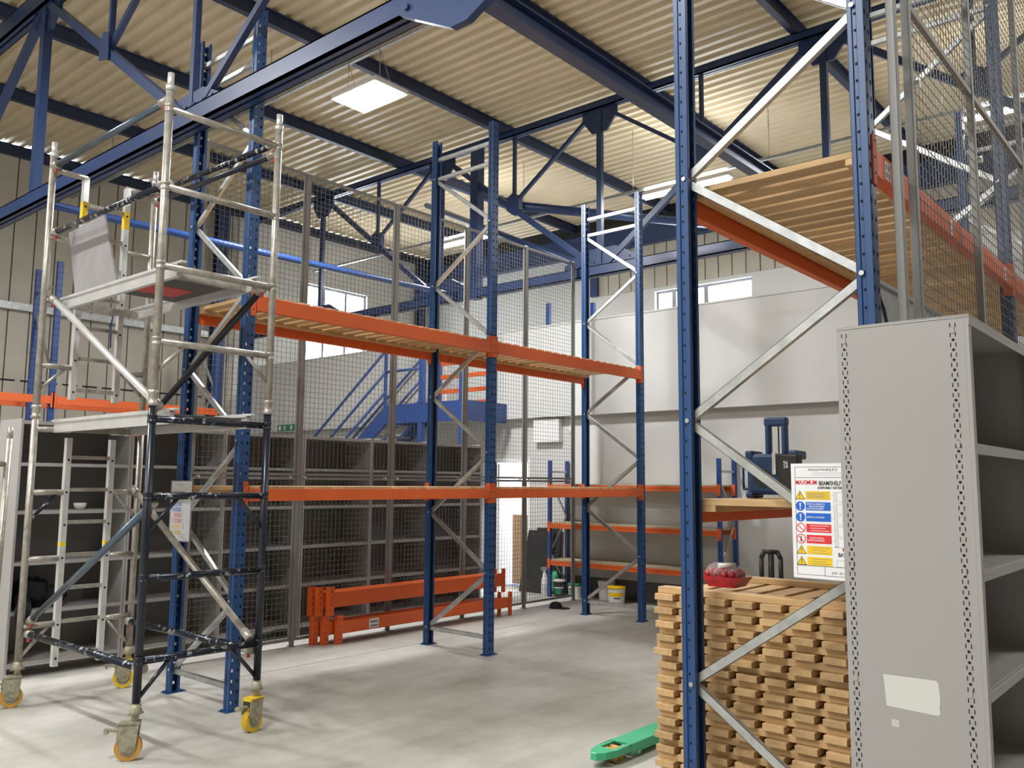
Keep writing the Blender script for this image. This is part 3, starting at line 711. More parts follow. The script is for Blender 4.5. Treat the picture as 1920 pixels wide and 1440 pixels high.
def platform(z, label, hatch):
    T = thing('scaffold_platform', label, 'scaffold platform', (-3.33, 0.31, z), 'scaffold platforms')
    x0, x1, y0, y1 = -3.62, -3.03, SY0+0.03, SY1-0.03
    for x in (x0, x1-0.035):
        b = MB(); b.box(x, x+0.035, y0, y1, z-0.055, z+0.045); b.box(x-0.012, x+0.047, y0, y1, z+0.02, z+0.03); b.box(x+0.0, x+0.035, y0-0.06, y0, z+0.03, z+0.045); b.box(x, x+0.035, y1, y1+0.06, z+0.03, z+0.045)
        bevel(b.build('side_rail', M['alubox'], T), 0.003)
    for y in (y0+0.06, y1-0.10):
        b = MB(); b.box(x0+0.035, x1-0.035, y, y+0.04, z-0.05, z+0.0); b.build('cross_member', M['alu'], T)
    b = MB(); ys = 0.5 if hatch else y1-0.06
    b.box(x0+0.035, x1-0.035, y0+0.06, ys, z+0.005, z+0.017); b.build('plywood_board', M['ply'], T)
    if not hatch:
        pass
    b = MB(); b.box(x0+0.12, x1-0.14, 0.02 if hatch else 0.3, 0.32 if hatch else 0.6, z+0.002, z+0.0048); b.build('warning_label', M['redlabel'], T)
    if hatch:
        b = MB(); b.add([(-3.60, 1.02, z+0.06), (-3.60, 0.33, z+0.05), (-3.60+0.0, 0.60, z+0.60), (-3.60, 1.21, z+0.57), (-3.585, 1.02, z+0.06), (-3.585, 0.33, z+0.05), (-3.585, 0.60, z+0.60), (-3.585, 1.21, z+0.57)],
                        [(0,1,2,3),(7,6,5,4),(0,4,5,1),(1,5,6,2),(2,6,7,3),(3,7,4,0)])
        b.build('trapdoor', M['signgrey2'], T)['label'] = 'raised grey trapdoor board'
    return T
platform(3.03, 'upper aluminium platform of the scaffold with its trapdoor board raised', True)
platform(2.07, 'lower aluminium platform of the scaffold at head height', False)
# blue strap hanging from upper rung
mb = MB(); mb.path([(-3.22, SY1-0.03, 3.0), (-3.24, SY1-0.05, 2.9), (-3.235, SY1-0.05, 2.72)], 0.006); tag(mb.build('blue_cord', M['stair'], base=(-3.22, SY1, 2.8)), 'short blue cord hanging from a rung below the upper scaffold platform', 'cord')

# ------------------------------------------------------------------ shelving row behind the fence
def shelf_bay(x0, w, y0, d, h, levels, label, group, back=True, ends=(True, True), lip=0.03, name='shelving_bay', panel_mats=None):
    T = thing(name, label, 'shelving unit', (x0+w/2, y0+d/2, 0), group)
    for k, x in enumerate((x0, x0+w-0.002)):
        b = MB(); b.box(x, x+0.002, y0+0.01, y0+d, 0, h)
        b.box(x-0.0 if k == 0 else x-0.018, x+0.020 if k == 0 else x+0.002, y0, y0+0.012, 0, h)
        b.build('side_panel', M['shelf'], T)
    if back:
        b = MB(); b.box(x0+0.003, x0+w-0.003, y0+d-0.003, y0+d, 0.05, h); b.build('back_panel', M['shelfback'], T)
    for z in levels:
        b = MB(); b.box(x0+0.004, x0+w-0.004, y0+0.014, y0+d-0.005, z-0.003, z); b.box(x0+0.021, x0+w-0.021, y0+0.002, y0+0.014, z-lip, z); b.build('shelf', M['shelf'], T)
    return seal(T)
LV = [0.13, 0.55, 0.96, 1.39, 1.80, 2.16]
xs = [-3.50, -2.53, -1.56, -0.59, 0.38, 1.35]
wh = ['leftmost grey shelving bay, with a black jacket inside', 'second grey shelving bay from the left, with a small white bowl on a shelf', 'third grey shelving bay from the left, behind the rack frame beside the scaffold',
      'fourth grey shelving bay from the left, behind the left end of the spare orange beams', 'fifth grey shelving bay from the left, behind the middle of the spare orange beams', 'rightmost grey shelving bay, nearest the office doorway']
B0 = shelf_bay(xs[0], 0.965, 2.16, 0.48, 2.175, LV, wh[0], 'grey shelving bays')
for x, w in list(zip(xs, wh))[1:]: dup(B0, (x+0.4825, 2.40, 0), w, 'grey shelving bays')
# kick strip dark gap is inside bays
mb = MB()
def blob(mb, c, rx, ry, rz, seed, n=16, m=0):
    rr = random.Random(seed); c = Vector(c); k = 9; vs = []; fs = []
    for i in range(k+1):
        t = PI*i/k
        for j in range(n):
            f_ = 1+rr.uniform(-0.22, 0.22) if 0 < i < k else 1
            vs.append(c+Vector((rx*math.sin(t)*math.cos(2*PI*j/n)*f_, ry*math.sin(t)*math.sin(2*PI*j/n)*f_, rz*math.cos(t)*(f_ if 0 < i < k else 1))))
    for i in range(k):
        for j in range(n): fs.append((i*n+j, (i+1)*n+j, (i+1)*n+(j+1) % n, i*n+(j+1) % n))
    mb.add(vs, fs, m, True)
blob(mb, (-3.26, 2.36, 0.685), 0.14, 0.12, 0.12, 4); blob(mb, (-3.10, 2.34, 0.64), 0.12, 0.12, 0.08, 5); blob(mb, (-3.37, 2.26, 0.62), 0.07, 0.09, 0.06, 6); blob(mb, (-3.40, 2.125, 0.54), 0.06, 0.035, 0.13, 9)
tag(mb.build('jacket', M['cloth'], base=(-3.28, 2.3, 0.56)), 'black jacket lying crumpled on a low shelf behind the scaffold', 'jacket')
mb = MB(); mb.lathe((-2.93, 2.26, 1.39), [(0.0, 0.0), (0.03, 0.001), (0.05, 0.03), (0.055, 0.06), (0.051, 0.06), (0.046, 0.03), (0.0, 0.008)], 20)
tag(mb.build('bowl', M['whitepl'], base=(-2.93, 2.26, 1.39)), 'small white bowl on a shelf behind the scaffold ladder', 'bowl')

# spare scaffold frames leaning at the left edge
def lean_frame(x, y, lab, m_, dz=0):
    T = thing('spare_scaffold_frame', lab, 'scaffold frame', (x, y, 0), 'spare scaffold frames')
    top = Vector((0.09, 0.18, 1.97+dz)); a, b = Vector((x, y, 0.002)), Vector((x-0.55, y+0.02, 0.002))
    for q in (a, b):
        mb = MB(); mb.tube(q, q+top, 0.0254, 12); mb.tube(q+top, q+top*1.045, 0.021, 12); mb.build('standard', m_, T)
    for k in range(4):
        mb = MB(); t_ = (0.3+k*0.5)/2.0; mb.tube(a+top*t_, b+top*t_, 0.021, 12); mb.build('rung', m_, T)
lean_frame(-3.87, 1.42, 'bare aluminium scaffold frame leaning at the left edge of the photo, nearer the tower', M['alu'])
lean_frame(-3.885, 1.64, 'bright aluminium scaffold frame leaning behind another at the left edge of the photo', M['alubox'], -0.06)

# ------------------------------------------------------------------ mesh fence behind the far rack row
FY = 1.72; FZ = 4.96
px = [-2.19, -0.99, 0.29, 1.50, 2.69, 3.80]
pl = ['at the left end of the fence above the rack', 'left of the spare orange beams', 'in front of the middle of the spare orange beams', 'behind the middle rack frame', 'in front of the office doorway', 'at the right end of the fence near the buckets']
for x, w in zip(px, pl):
    T = thing('fence_post', 'tall grey square mesh-fence post %s' % w, 'fence post', (x, FY, 0), 'mesh fence posts')
    b = MB(); b.box(x-0.02, x+0.02, FY-0.02, FY+0.02, 0.006, FZ-0.02); bevel(b.build('post', M['cagegrey'], T), 0.004)
    b = MB(); b.box(x-0.023, x+0.023, FY-0.05, FY+0.05, 0.0, 0.006); b.build('foot_plate', M['cagegrey'], T)
    b = MB(); b.box(x-0.022, x+0.022, FY-0.023, FY+0.022, FZ-0.02, FZ-0.002); b.build('cap', M['alubox'], T)
def mesh_panel(x0, x1, y, z0, z1, T, step=0.055, w=0.0032, nm='wire_mesh'):
    mb = MB(); x = x0+step/2
    while x < x1-0.005: mb.box(x-w/2, x+w/2, y-w/2, y+w/2, z0, z1); x += step
    z = z0+step/2
    while z < z1-0.005: mb.box(x0, x1, y+w/2, y+w*1.5, z-w/2, z+w/2); z += step
    return mb.build(nm, M['wire'], T)
pw = ['leftmost, rising above the rack beside the scaffold', 'in front of the fourth and fifth grey shelving bays', 'left of and behind the middle rack frame', 'right of the middle rack frame', 'rightmost, ending near the buckets']
for x0, x1, w in zip(px[:-1], px[1:], pw):
    a, b_ = x0+0.024, x1-0.024
    T = thing('mesh_fence_panel', 'full-height grey wire mesh fence panel, %s' % w, 'fence panel', ((a+b_)/2, FY, 0.05), 'mesh fence panels')
    for nm, z in (('bottom_rail', 0.055), ('lower_rail', 1.675), ('middle_rail', 1.715), ('top_rail', FZ-0.04)):
        mb = MB(); mb.box(a, b_, FY-0.012, FY+0.012, z, z+0.028); mb.build(nm, M['cagegrey'], T)
    mb = MB(); mb.box(a, a+0.02, FY-0.01, FY+0.01, 0.083, 1.675); mb.box(b_-0.02, b_, FY-0.01, FY+0.01, 0.083, 1.675); mb.box(a, a+0.02, FY-0.01, FY+0.01, 1.743, FZ-0.04); mb.box(b_-0.02, b_, FY-0.01, FY+0.01, 1.743, FZ-0.04); mb.build('frame_edge', M['cagegrey'], T)
    mesh_panel(a+0.02, b_-0.02, FY, 0.083, 1.675, T); mesh_panel(a+0.02, b_-0.02, FY, 1.743, FZ-0.04, T)
    mb = MB()
    for xx in (x0+0.09, x1-0.09): mb.tube((xx, FY-0.02, 1.70), (xx, FY+0.02, 1.70), 0.012, 8)
    mb.build('clamp_bolt', M['alubox'], T)
# near mesh cage at the right
CY = -4.745
for k, (x, w) in enumerate(((-2.66, 'nearest, right beside the nearest blue upright'), (-2.44, 'second of the close pair beside the nearest blue upright'), (-1.27, 'standing alone in the middle of the cage mesh'), (0.12, 'at the far right, beside the far blue upright'), (1.5, 'beyond the right edge of the photo'))):
    T = thing('cage_post', 'tall grey mesh-cage post, %s' % w, 'fence post', (x, CY, 0), 'mesh cage posts')
    b = MB(); b.box(x-0.02, x+0.02, CY-0.018, CY+0.018, 0.006, 5.6); bevel(b.build('post', M['cagegrey'], T), 0.004)
    b = MB(); b.box(x-0.022, x+0.022, CY-0.018, CY+0.03, 0.0, 0.006); b.build('foot_plate', M['cagegrey'], T)
for x0, x1, w in ((-2.44, -1.27, 'nearest'), (-1.27, 0.12, 'second'), (0.12, 1.5, 'third')):
    T = thing('mesh_cage_panel', 'grey wire mesh cage panel in front of the near high deck, %s along' % w, 'fence panel', ((x0+x1)/2, CY, 2.3), 'mesh cage panels')
    for nm, z in (('lower_rail', 1.4), ('upper_rail', 3.80), ('top_rail', 5.5)):
        mb = MB(); mb.box(x0+0.023, x1-0.023, CY-0.012, CY+0.012, z, z+0.03); mb.build(nm, M['cagegrey'], T)
    mesh_panel(x0+0.023, x1-0.023, CY, 1.43, 3.80, T); mesh_panel(x0+0.023, x1-0.023, CY, 3.83, 5.5, T)
    mb = MB(); mb.tube((x0+0.05, CY-0.035, 3.45), (x0+0.05, CY+0.01, 3.45), 0.02, 8); mb.build('clamp_bolt', M['alubox'], T)
mb = MB(); mb.box(-2.2, -0.2, -4.46, -4.45, 1.5945, 2.66); mb.box(-2.2, -0.2, -4.475, -4.45, 2.64, 2.66); mb.box(-2.22, -2.2, -4.475, -4.45, 1.5945, 2.66); mb.box(-2.1, -2.08, -4.464, -4.46, 1.5945, 2.64)
T = tag(mb.build('steel_infill_panel', M['galv'], base=(-1.2, -4.46, 1.66)), 'galvanised sheet panel standing on the low deck under the near high deck', 'panel')
mb = MB(); mb.path([(-2.695, -4.61, 2.74), (-2.60, -4.62, 2.5), (-2.55, -4.63, 2.42), (-2.40, -4.60, 2.36), (-2.2, -4.55, 2.34)], 0.008)
tag(mb.build('black_cable', M['rubber'], base=(-2.5, -4.6, 2.5)), 'black cable looping beside the front upright of the nearest rack frame', 'cable')

# ------------------------------------------------------------------ spare orange beams on the floor
def spare(x, y, z, lab, flip=False, L=2.75):
    T = thing('spare_rack_beam', lab, 'rack beam', (x+L/2, y, z), 'spare orange beams on the floor')
    b = MB(); b.box(x+0.06, x+L-0.06, y, y+0.06, z+(0.10 if z < 0.1 else 0.08), z+(0.225 if z < 0.1 else 0.235)); bevel(b.build('beam_section', M['orange'], T), 0.004)
    for k, xx in enumerate((x, x+L-0.065)):
        c = MB(); c.box(xx, xx+0.065, y-0.006, y, z, z+0.29); c.box(xx+0.0 if k == 0 else xx+0.059, xx+0.006 if k == 0 else xx+0.065, y, y+0.055, z, z+0.29)
        for q in range(4): c.disc((xx+0.03, y-0.006, z+0.05+q*0.065), 0.007, (0,-1,0), 0.001, 8, 1)
        c.build('beam_connector', [M['orange'], M['hole']], T)
    return T
def spin(T, ang):
    T.rotation_euler = (0, 0, ang)
BX = -0.72
sp = [(1.46, 0.001, 'front bottom spare orange beam on the floor, with a white label', BX+0.10), (1.56, 0.001, 'second bottom spare orange beam, just behind the front one', BX-0.02), (1.66, 0.001, 'third bottom spare orange beam from the front', BX-0.1),
      (1.50, 0.295, 'front top spare orange beam, strapped on the floor pile', BX), (1.60, 0.295, 'middle top spare orange beam on the floor pile', BX-0.08)]
for y, z, lab, x in sp:
    y = y-0.07 if y > 1.49 else y-0.0
    y = {1.46: 1.44}.get(y, y)
for i, (dy, z, lab, dx) in enumerate(((1.455, 0.001, sp[0][2], 0.10), (1.53, 0.001, sp[1][2], -0.02), (1.605, 0.001, sp[2][2], -0.10), (1.48, 0.292, sp[3][2], 0.0), (1.555, 0.292, sp[4][2], -0.08), (1.63, 0.292, 'rearmost top spare orange beam on the floor pile, its bracket farthest left', -0.12))):
    T = spare(BX+dx, dy, z-0.0, lab)
mb = MB(); mb.box(-0.20, -0.07, 1.452, 1.4545, 0.115, 0.21, 0); mb.box(-0.19, -0.08, 1.4512, 1.452, 0.165, 0.195, 1); mb.box(-0.19, -0.08, 1.4512, 1.452, 0.125, 0.15, 1)
tag(mb.build('load_label', [M['signwhite'], M['signgrey']], base=(-0.13, 1.453, 0.16)), 'white load label with two grey bars on the front spare orange beam', 'label')

# ------------------------------------------------------------------ long-span rack against the office wall
LT = thing('longspan_rack', 'low blue and orange shelving rack with chipboard shelves against the office wall', 'shelving unit', (4.0, 0.85, 0))
for y, nm in ((2.24, 'end'), (-0.53, 'end')):
    for x in (3.86, 4.29):
        b = MB(); b.box(x, x+0.045, y-0.05, y, 0.004, 2.0)
        for k in range(24): b.disc((x, y-0.025, 0.1+k*0.08), 0.006, (-1,0,0), 0.001, 6, 1)
        b.build('upright', [M['stair'], M['hole']], LT)
        b = MB(); b.box(x-0.015, x+0.06, y-0.06, y+0.01, 0, 0.004); b.build('foot', M['stair'], LT)
    zz = [0.1, 0.65, 1.15, 1.7]; xx = (3.90, 4.30)
    for k in range(3):
        b = MB(); b.bar((xx[(k+1) % 2], y-0.025, zz[k]), (xx[k % 2], y-0.025, zz[k+1]), 0.025, 0.02); b.build('brace', M['galv'], LT)
    b = MB(); b.bar((3.90, y-0.025, 1.83), (4.29, y-0.025, 1.83), 0.03, 0.03); b.build('brace', M['galv'], LT)
for z in (0.53, 1.07, 1.635):
    for x in (3.865, 4.28):
        b = MB(); b.box(x, x+0.04, -0.53, 2.19, z-0.03, z); b.box(x+0.004, x+0.04, -0.53, 2.19, z-0.034, z-0.03, 1); b.box(x, x+0.04, -0.53, 2.19, z-0.07, z-0.034)
        for yy in (2.19, -0.58): b.box(x-0.006, x, yy-0.0 if yy > 0 else yy, yy+0.055, z-0.12, z+0.03)
        b.build('shelf_beam', [M['orange'], M['hole']], LT)
    b = MB(); b.box(3.87, 4.32, -0.52, 2.18, z+0.001, z+0.019); b.build('shelf_board', M['chip'], LT)
# black panels leaning
for k, (y0, w, h_, lab) in enumerate(((2.44, 0.52, 0.93, 'black sheet leaning on the office wall, the front one of the pair'), (2.34, 0.50, 0.97, 'black sheet leaning on the office wall, behind another'))):
    b = MB(); x = 4.06+0.11*k
    b.add([(x, y0, 0.002), (x, y0+w, 0.002), (x+0.18-0.05*k, y0+w-0.05, h_), (x+0.18-0.05*k, y0-0.03, h_), (x+0.02, y0, 0.002), (x+0.02, y0+w, 0.002), (x+0.20-0.05*k, y0+w-0.05, h_), (x+0.20-0.05*k, y0-0.03, h_)],
          [(0,1,2,3),(7,6,5,4),(0,4,5,1),(1,5,6,2),(2,6,7,3),(3,7,4,0)])
    tag(b.build('black_sheet', M['rubber'], base=(x, y0+w/2, 0)), lab, 'sheet', 'black sheets')
def bucket(x, y, r, h_, body, lid, lab, bands=()):
    T = thing('bucket', lab, 'bucket', (x, y, 0))
    b = MB(); b.lathe((x, y, 0.001), [(0, 0), (r*0.86, 0), (r*0.88, 0.01), (r, h_-0.03), (r, h_-0.02)], 28); b.build('tub', body, T)
    l = MB(); l.lathe((x, y, 0.001), [(r*1.0, h_-0.035), (r*1.06, h_-0.03), (r*1.06, h_-0.008), (r*1.02, h_), (0, h_-0.004)], 28); l.build('lid', lid, T)
    for (z0, z1, m_, a0, a1) in bands:
        q = MB(); n = 14; vs = []; 
        for i in range(n+1):
            a = a0+(a1-a0)*i/n
            for z in (z0, z1):
                rr = r*(0.88+0.12*z/h_)+0.0015; vs.append((x+rr*math.cos(a), y+rr*math.sin(a), z))
        q.add(vs, [(2*i, 2*i+2, 2*i+3, 2*i+1) for i in range(n)]); q.build('printed_band', m_, T)
bucket(3.98, 1.10, 0.125, 0.235, M['whitepl'], M['signyellow'], 'white bucket with a yellow lid and yellow band, right of the fence end', [(0.10, 0.155, M['signyellow'], 2.6, 4.6), (0.07, 0.085, M['signblack'], 3.4, 4.2)])
bucket(4.17, 1.40, 0.12, 0.27, M['whitepl'], M['whitepl'], 'plain white bucket behind the yellow-lidded one')
bucket(4.03, 1.86, 0.10, 0.21, M['whitepl'], M['exitgreen'], 'white tub with a green lid behind the mesh fence', [(0.03, 0.15, M['exitgreen'], 2.8, 3.6)])
bucket(4.02, 2.13, 0.10, 0.25, M['rubber'], M['whitepl'], 'black tub with a white lid, left of the green-lidded tub', [(0.04, 0.12, M['exitgreen'], 3.0, 4.0), (0.125, 0.14, M['signwhite'], 2.6, 4.4)])
T = thing('spray_bottle', 'white spray bottle standing by the black tub behind the fence', 'bottle', (3.98, 2.38, 0))
b = MB(); b.lathe((3.98, 2.38, 0.001), [(0, 0), (0.05, 0), (0.055, 0.03), (0.052, 0.22), (0.03, 0.30), (0.018, 0.33), (0.018, 0.36)], 16); b.build('bottle_body', M['whitepl'], T)
b = MB(); b.box(3.96, 4.0, 2.33, 2.44, 0.361, 0.41); b.box(3.97, 3.99, 2.40, 2.42, 0.31, 0.361); b.build('trigger', M['signgrey'], T)
b = MB(); b.lathe((3.98, 2.38, 0.001), [(0.0565, 0.05), (0.0545, 0.16)], 16); b.build('printed_band', M['signpale'], T)
b = MB(); blob(b, (4.12, 2.30, 0.17), 0.05, 0.07, 0.165, 8); tag(b.build('plastic_bag', M['green'], base=(4.12, 2.3, 0)), 'green and white bag slumped behind the spray bottle', 'bag')
# cap on the floor
T = thing('baseball_cap', 'black cap lying on the floor in front of the fence', 'cap', (3.0, 1.42, 0))
b = MB(); b.ball((3.0, 1.42, 0.001), 0.085, n=18, sz=0.9); bb = [v for v in b.v]
b2 = MB(); b2.lathe((3.0, 1.42, 0.001), [(0.09, 0), (0.088, 0.03), (0.07, 0.065), (0.04, 0.082), (0, 0.088)], 18); b2.build('crown', M['cloth'], T)
b2 = MB(); b2.prism_z([(3.02, 1.34), (3.10, 1.38), (3.12, 1.30), (3.08, 1.24), (3.0, 1.24), (2.95, 1.30), (2.96, 1.36)], 0.001, 0.012); b2.build('peak', M['cloth'], T)
# wall cabinet, alarm box, door closer things
T = thing('wall_cabinet', 'pale wall-mounted cabinet on the office wall above the doorway side', 'cabinet', (XW-0.06, 2.58, 2.3))
b = MB(); b.box(XW-0.11, XW-0.001, 2.33, 2.84, 2.30, 2.66); bevel(b.build('case', M['whitepl'], T), 0.006); b = MB(); b.box(XW-0.114, XW-0.11, 2.55, 2.62, 2.56, 2.62); b.build('badge', M['signwhite'], T); b = MB(); b.box(XW-0.115, XW-0.001, 2.32, 2.85, 2.661, 2.675); b.build('lid', M['chip'], T)
b = MB(); b.box(XW-0.04, XW-0.001, 2.10, 2.19, 2.46, 2.55); bevel(tag(b.build('alarm_box', M['whitepl'], base=(XW-0.02, 2.15, 2.5)), 'small white alarm box on the office wall right of the cabinet', 'box'), 0.004)
# exit sign
T = thing('exit_sign', 'small green emergency exit sign on the mezzanine wall above the shelving', 'sign', (XM-0.01, 9.4, 2.75))
b = MB(); b.box(XM-0.008, XM-0.001, 9.12, 9.72, 2.70, 2.83); b.build('plate', M['exitgreen'], T)
b = MB(); b.box(XM-0.010, XM-0.0085, 9.60, 9.68, 2.72, 2.81)     # doorway
b.box(XM-0.010, XM-0.0085, 9.45, 9.485, 2.72, 2.81); b.box(XM-0.010, XM-0.0085, 9.41, 9.53, 2.775, 2.79)
b.prism_x([(9.17, 2.77), (9.235, 2.72), (9.30, 2.77), (9.255, 2.77), (9.255, 2.81), (9.215, 2.81), (9.215, 2.77)], XM-0.010, XM-0.0085); b.build('pictogram', M['signwhite'], T)

# ------------------------------------------------------------------ stair to the mezzanine
T = thing('steel_staircase', 'royal blue steel staircase and landing rising to the mezzanine behind the fence', 'staircase', (3.7, 6.5, 0))
SL = 0.74  # rise over run
yb0, yb1 = 5.2, 5.2+2.86/SL
for x in (3.2, 4.08):
    b = MB(); p = [(yb0, 2.90), (yb0, 2.60), (yb1-0.2, 0.0), (yb1+0.15, 0.0)]; b.prism_x(p, x, x+0.05); b.build('stringer', M['stair'], T)
for k in range(13):
    b = MB(); z = 2.66-k*0.205; y = yb0+0.02+k*0.205/SL; b.box(3.255, 4.075, y-0.02, y+0.26, z-0.03, z); b.build('tread', M['galv'], T)
b = MB(); b.box(3.2, 4.19, 3.45, 5.2, 2.84, 2.86); b.build('landing_plate', M['galv'], T)
b = MB(); b.box(3.19, 3.24, 3.35, 5.2, 2.62, 2.93); b.box(3.24, 4.19, 3.35, 3.40, 2.62, 2.93); b.box(3.24, 4.19, 5.15, 5.2, 2.62, 2.84); b.build('landing_edge', M['stair'], T)
for (x, y) in ((3.215, 4.32), (3.215, 3.42)):
    b = MB(); b.box(x-0.04, x+0.04, y-0.04, y+0.04, 0, 2.62); b.build('landing_post', M['stair'], T)
for x in (3.225, 4.10):
    for y, z0 in ((5.22, 2.7), (yb0+1.8/SL*0.95, 1.4)):
        b = MB(); b.box(x-0.022, x+0.022, y-0.022, y+0.022, z0, z0+1.2 if y < 5.3 else 1.4+0.78); b.build('handrail_post', M['stair'], T)
    for dz in (1.0, 0.62, 0.28):
        b = MB(); b.tube((x, yb0, 2.90+dz), (x, yb1+0.1, 2.90+dz-(yb1+0.1-yb0)*SL), 0.024, 10); b.build('handrail', M['stair'], T)
for z in (3.86, 3.5):
    b = MB(); b.tube((3.215, 5.2, z), (3.215, 4.3, z), 0.022, 10); b.build('handrail', M['stair'], T)
b = MB(); b.box(3.18, 3.25, 4.27, 4.36, 2.93, 3.95); b.build('handrail_post', M['stair'], T)
b = MB(); b.box(3.18, 3.23, 3.40, 3.46, 2.93, 3.95); b.build('handrail_post', M['stair'], T)
T = thing('pallet_gate', 'orange barred safety gate at the head of the blue staircase', 'gate', (4.1, 4.15, 2.86))
for y in (4.80, 3.52):
    b = MB(); b.box(4.06, 4.11, y-0.025, y+0.025, 2.861, 3.95); b.build('gate_post', M['stair'], T)
for z in (2.95, 3.17, 3.42, 3.66, 3.87):
    b = MB(); b.box(4.065, 4.105, 3.55, 4.77, z, z+0.075); bevel(b.build('gate_bar', M['orange'], T), 0.005)

# blue posts standing on the mezzanine above the parapet
for y, w in ((3.9, 'left'), (2.9, 'right')):
    b = MB(); b.box(6.0, 6.07, y, y+0.07, 2.861, 4.98 if w == 'left' else 4.86); tag(b.build('storage_post', M['stair'], base=(6.0, y, 2.86)), 'short blue post showing above the mezzanine wall, the %s of two' % w, 'post')

# ------------------------------------------------------------------ rack against left wall
def wall_frame(x, lab):
    T = thing('wall_rack_frame', lab, 'rack frame', (x, 8.35, 0), 'rack frames by the left wall')
    for y in (8.28, 9.12):
        b = MB(); b.box(x, x+0.085, y, y+0.067, 0, 5.08)
        k = 0.1
        while k < 5.0:
            b.disc((x+0.02, y, k), 0.009, (0,-1,0), 0.001, 6, 1); b.disc((x+0.062, y, k), 0.009, (0,-1,0), 0.001, 6, 1); b.disc((x, y+0.033, k), 0.008, (-1,0,0), 0.001, 6, 1); k += 0.1
        b.build('upright', [M['stair'], M['hole']], T)
    zs = [0.3, 1.3, 2.3, 3.3, 4.3]; 
    for k in range(4):
        b = MB(); b.bar((x+0.04, 8.35 if k % 2 else 9.12, zs[k]), (x+0.04, 9.12 if k % 2 else 8.35, zs[k+1]), 0.04, 0.025); b.build('brace', M['galv'], T)
    b = MB(); b.bar((x+0.04, 8.35, 4.7), (x+0.04, 9.12, 4.7), 0.03, 0.03); b.build('brace', M['galv'], T)
for x, w in ((-3.72, 'blue rack frame by the left wall, out of sight at the far left'), (-0.93, 'blue rack frame by the left wall, seen left of the scaffold tower'), (1.86, 'blue rack frame by the left wall, seen just behind the near scaffold post')): wall_frame(x, w)
for x, w in ((-3.72, 'left bay'), (-0.93, 'right bay')):
    for y, f_ in ((8.225, 'front'), (9.19, 'rear')):
        b = MB(); b.box(x+0.086, x+2.789, y, y+0.045, 2.82, 2.94)
        T = thing('wall_rack_beam', 'orange %s beam of the rack by the left wall, %s' % (f_, w), 'rack beam', (x+1.4, y, 2.9), 'orange beams by the left wall'); b.build('beam_section', M['orange'], T)
        for xx in (x+0.03, x+2.79):
            b = MB(); b.box(xx, xx+0.05, y-0.005 if f_ == 'front' else y+0.0, y if f_ == 'front' else y+0.005, 2.76, 2.99); b.build('beam_connector', M['orange'], T)

# ------------------------------------------------------------------ near grey shelving unit
ux0, uw, uy0, ud, uh = -3.50, 0.93, -5.165, 0.40, 2.18
T = thing('grey_shelving_unit', 'large light grey shelving unit filling the right edge, with perforated side panel', 'shelving unit', (ux0+uw/2, uy0+ud/2, 0))
b = MB(); b.box(ux0, ux0+0.0015, uy0+0.012, uy0+ud, 0, uh); b.box(ux0, ux0+0.032, uy0, uy0+0.012, 0, uh); 
k = 0.03
while k < uh-0.02:
    for y in (uy0+0.045, uy0+ud-0.025):
        b.disc((ux0-0.0005, y, k), 0.0042, (-1,0,0), 0.0006, 10, 1)
        for s in (-0.0075, 0.0075): b.box(ux0-0.001, ux0, y+s-0.0013, y+s+0.0013, k+0.009, k+0.022, 1)
    k += 0.031
for z in (uh-0.035, 1.795, 1.415, 1.065, 0.705):
    for y in (uy0+0.045, uy0+ud-0.025): b.box(ux0-0.002, ux0, y-0.005, y+0.005, z-0.018, z+0.004)
bevel(b.build('side_panel', [M['shelf'], M['hole']], T), 0.001, 1)
b = MB(); b.box(ux0+uw-0.002, ux0+uw, uy0+0.012, uy0+ud, 0, uh); b.box(ux0+uw-0.032, ux0+uw, uy0, uy0+0.012, 0, uh); b.build('side_panel', M['shelf'], T)
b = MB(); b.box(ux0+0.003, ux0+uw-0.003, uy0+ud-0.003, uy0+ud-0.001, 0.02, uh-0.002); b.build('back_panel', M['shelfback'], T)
for z in (0.10, 0.35, 0.70, 1.06, 1.41, 1.79):
    b = MB(); b.box(ux0+0.004, ux0+uw-0.004, uy0+0.014, uy0+ud-0.005, z-0.003, z); b.box(ux0+0.033, ux0+uw-0.033, uy0+0.002, uy0+0.014, z-0.032, z); bevel(b.build('shelf', M['shelf'], T), 0.002, 1)
b = MB(); b.box(ux0-0.002, ux0+uw+0.002, uy0-0.002, uy0+ud, uh, uh+0.003); b.box(ux0-0.002, ux0+uw+0.002, uy0-0.002, uy0, uh-0.03, uh); b.box(ux0-0.002, ux0-0.0005, uy0, uy0+ud, uh-0.006, uh); bevel(b.build('top_panel', M['shelf'], T), 0.001, 1)
b = MB(); vs = [(-4.873, 1.078), (-4.876, 1.045), (-4.880, 0.984), (-4.95, 0.981), (-5.028, 0.978), (-5.035, 0.986), (-5.033, 1.0), (-5.036, 1.03), (-5.032, 1.074), (-5.026, 1.08)]
b.prism_x(vs, ux0-0.0008, ux0-0.0002); b.build('blank_label', M['tape'], T)['label'] = 'blank off-white label stuck on the side panel'
b = MB(); b.box(ux0-0.0008, ux0-0.0002, -4.915, -4.893, 0.925, 0.947); b.build('glue_mark', M['block'], T)

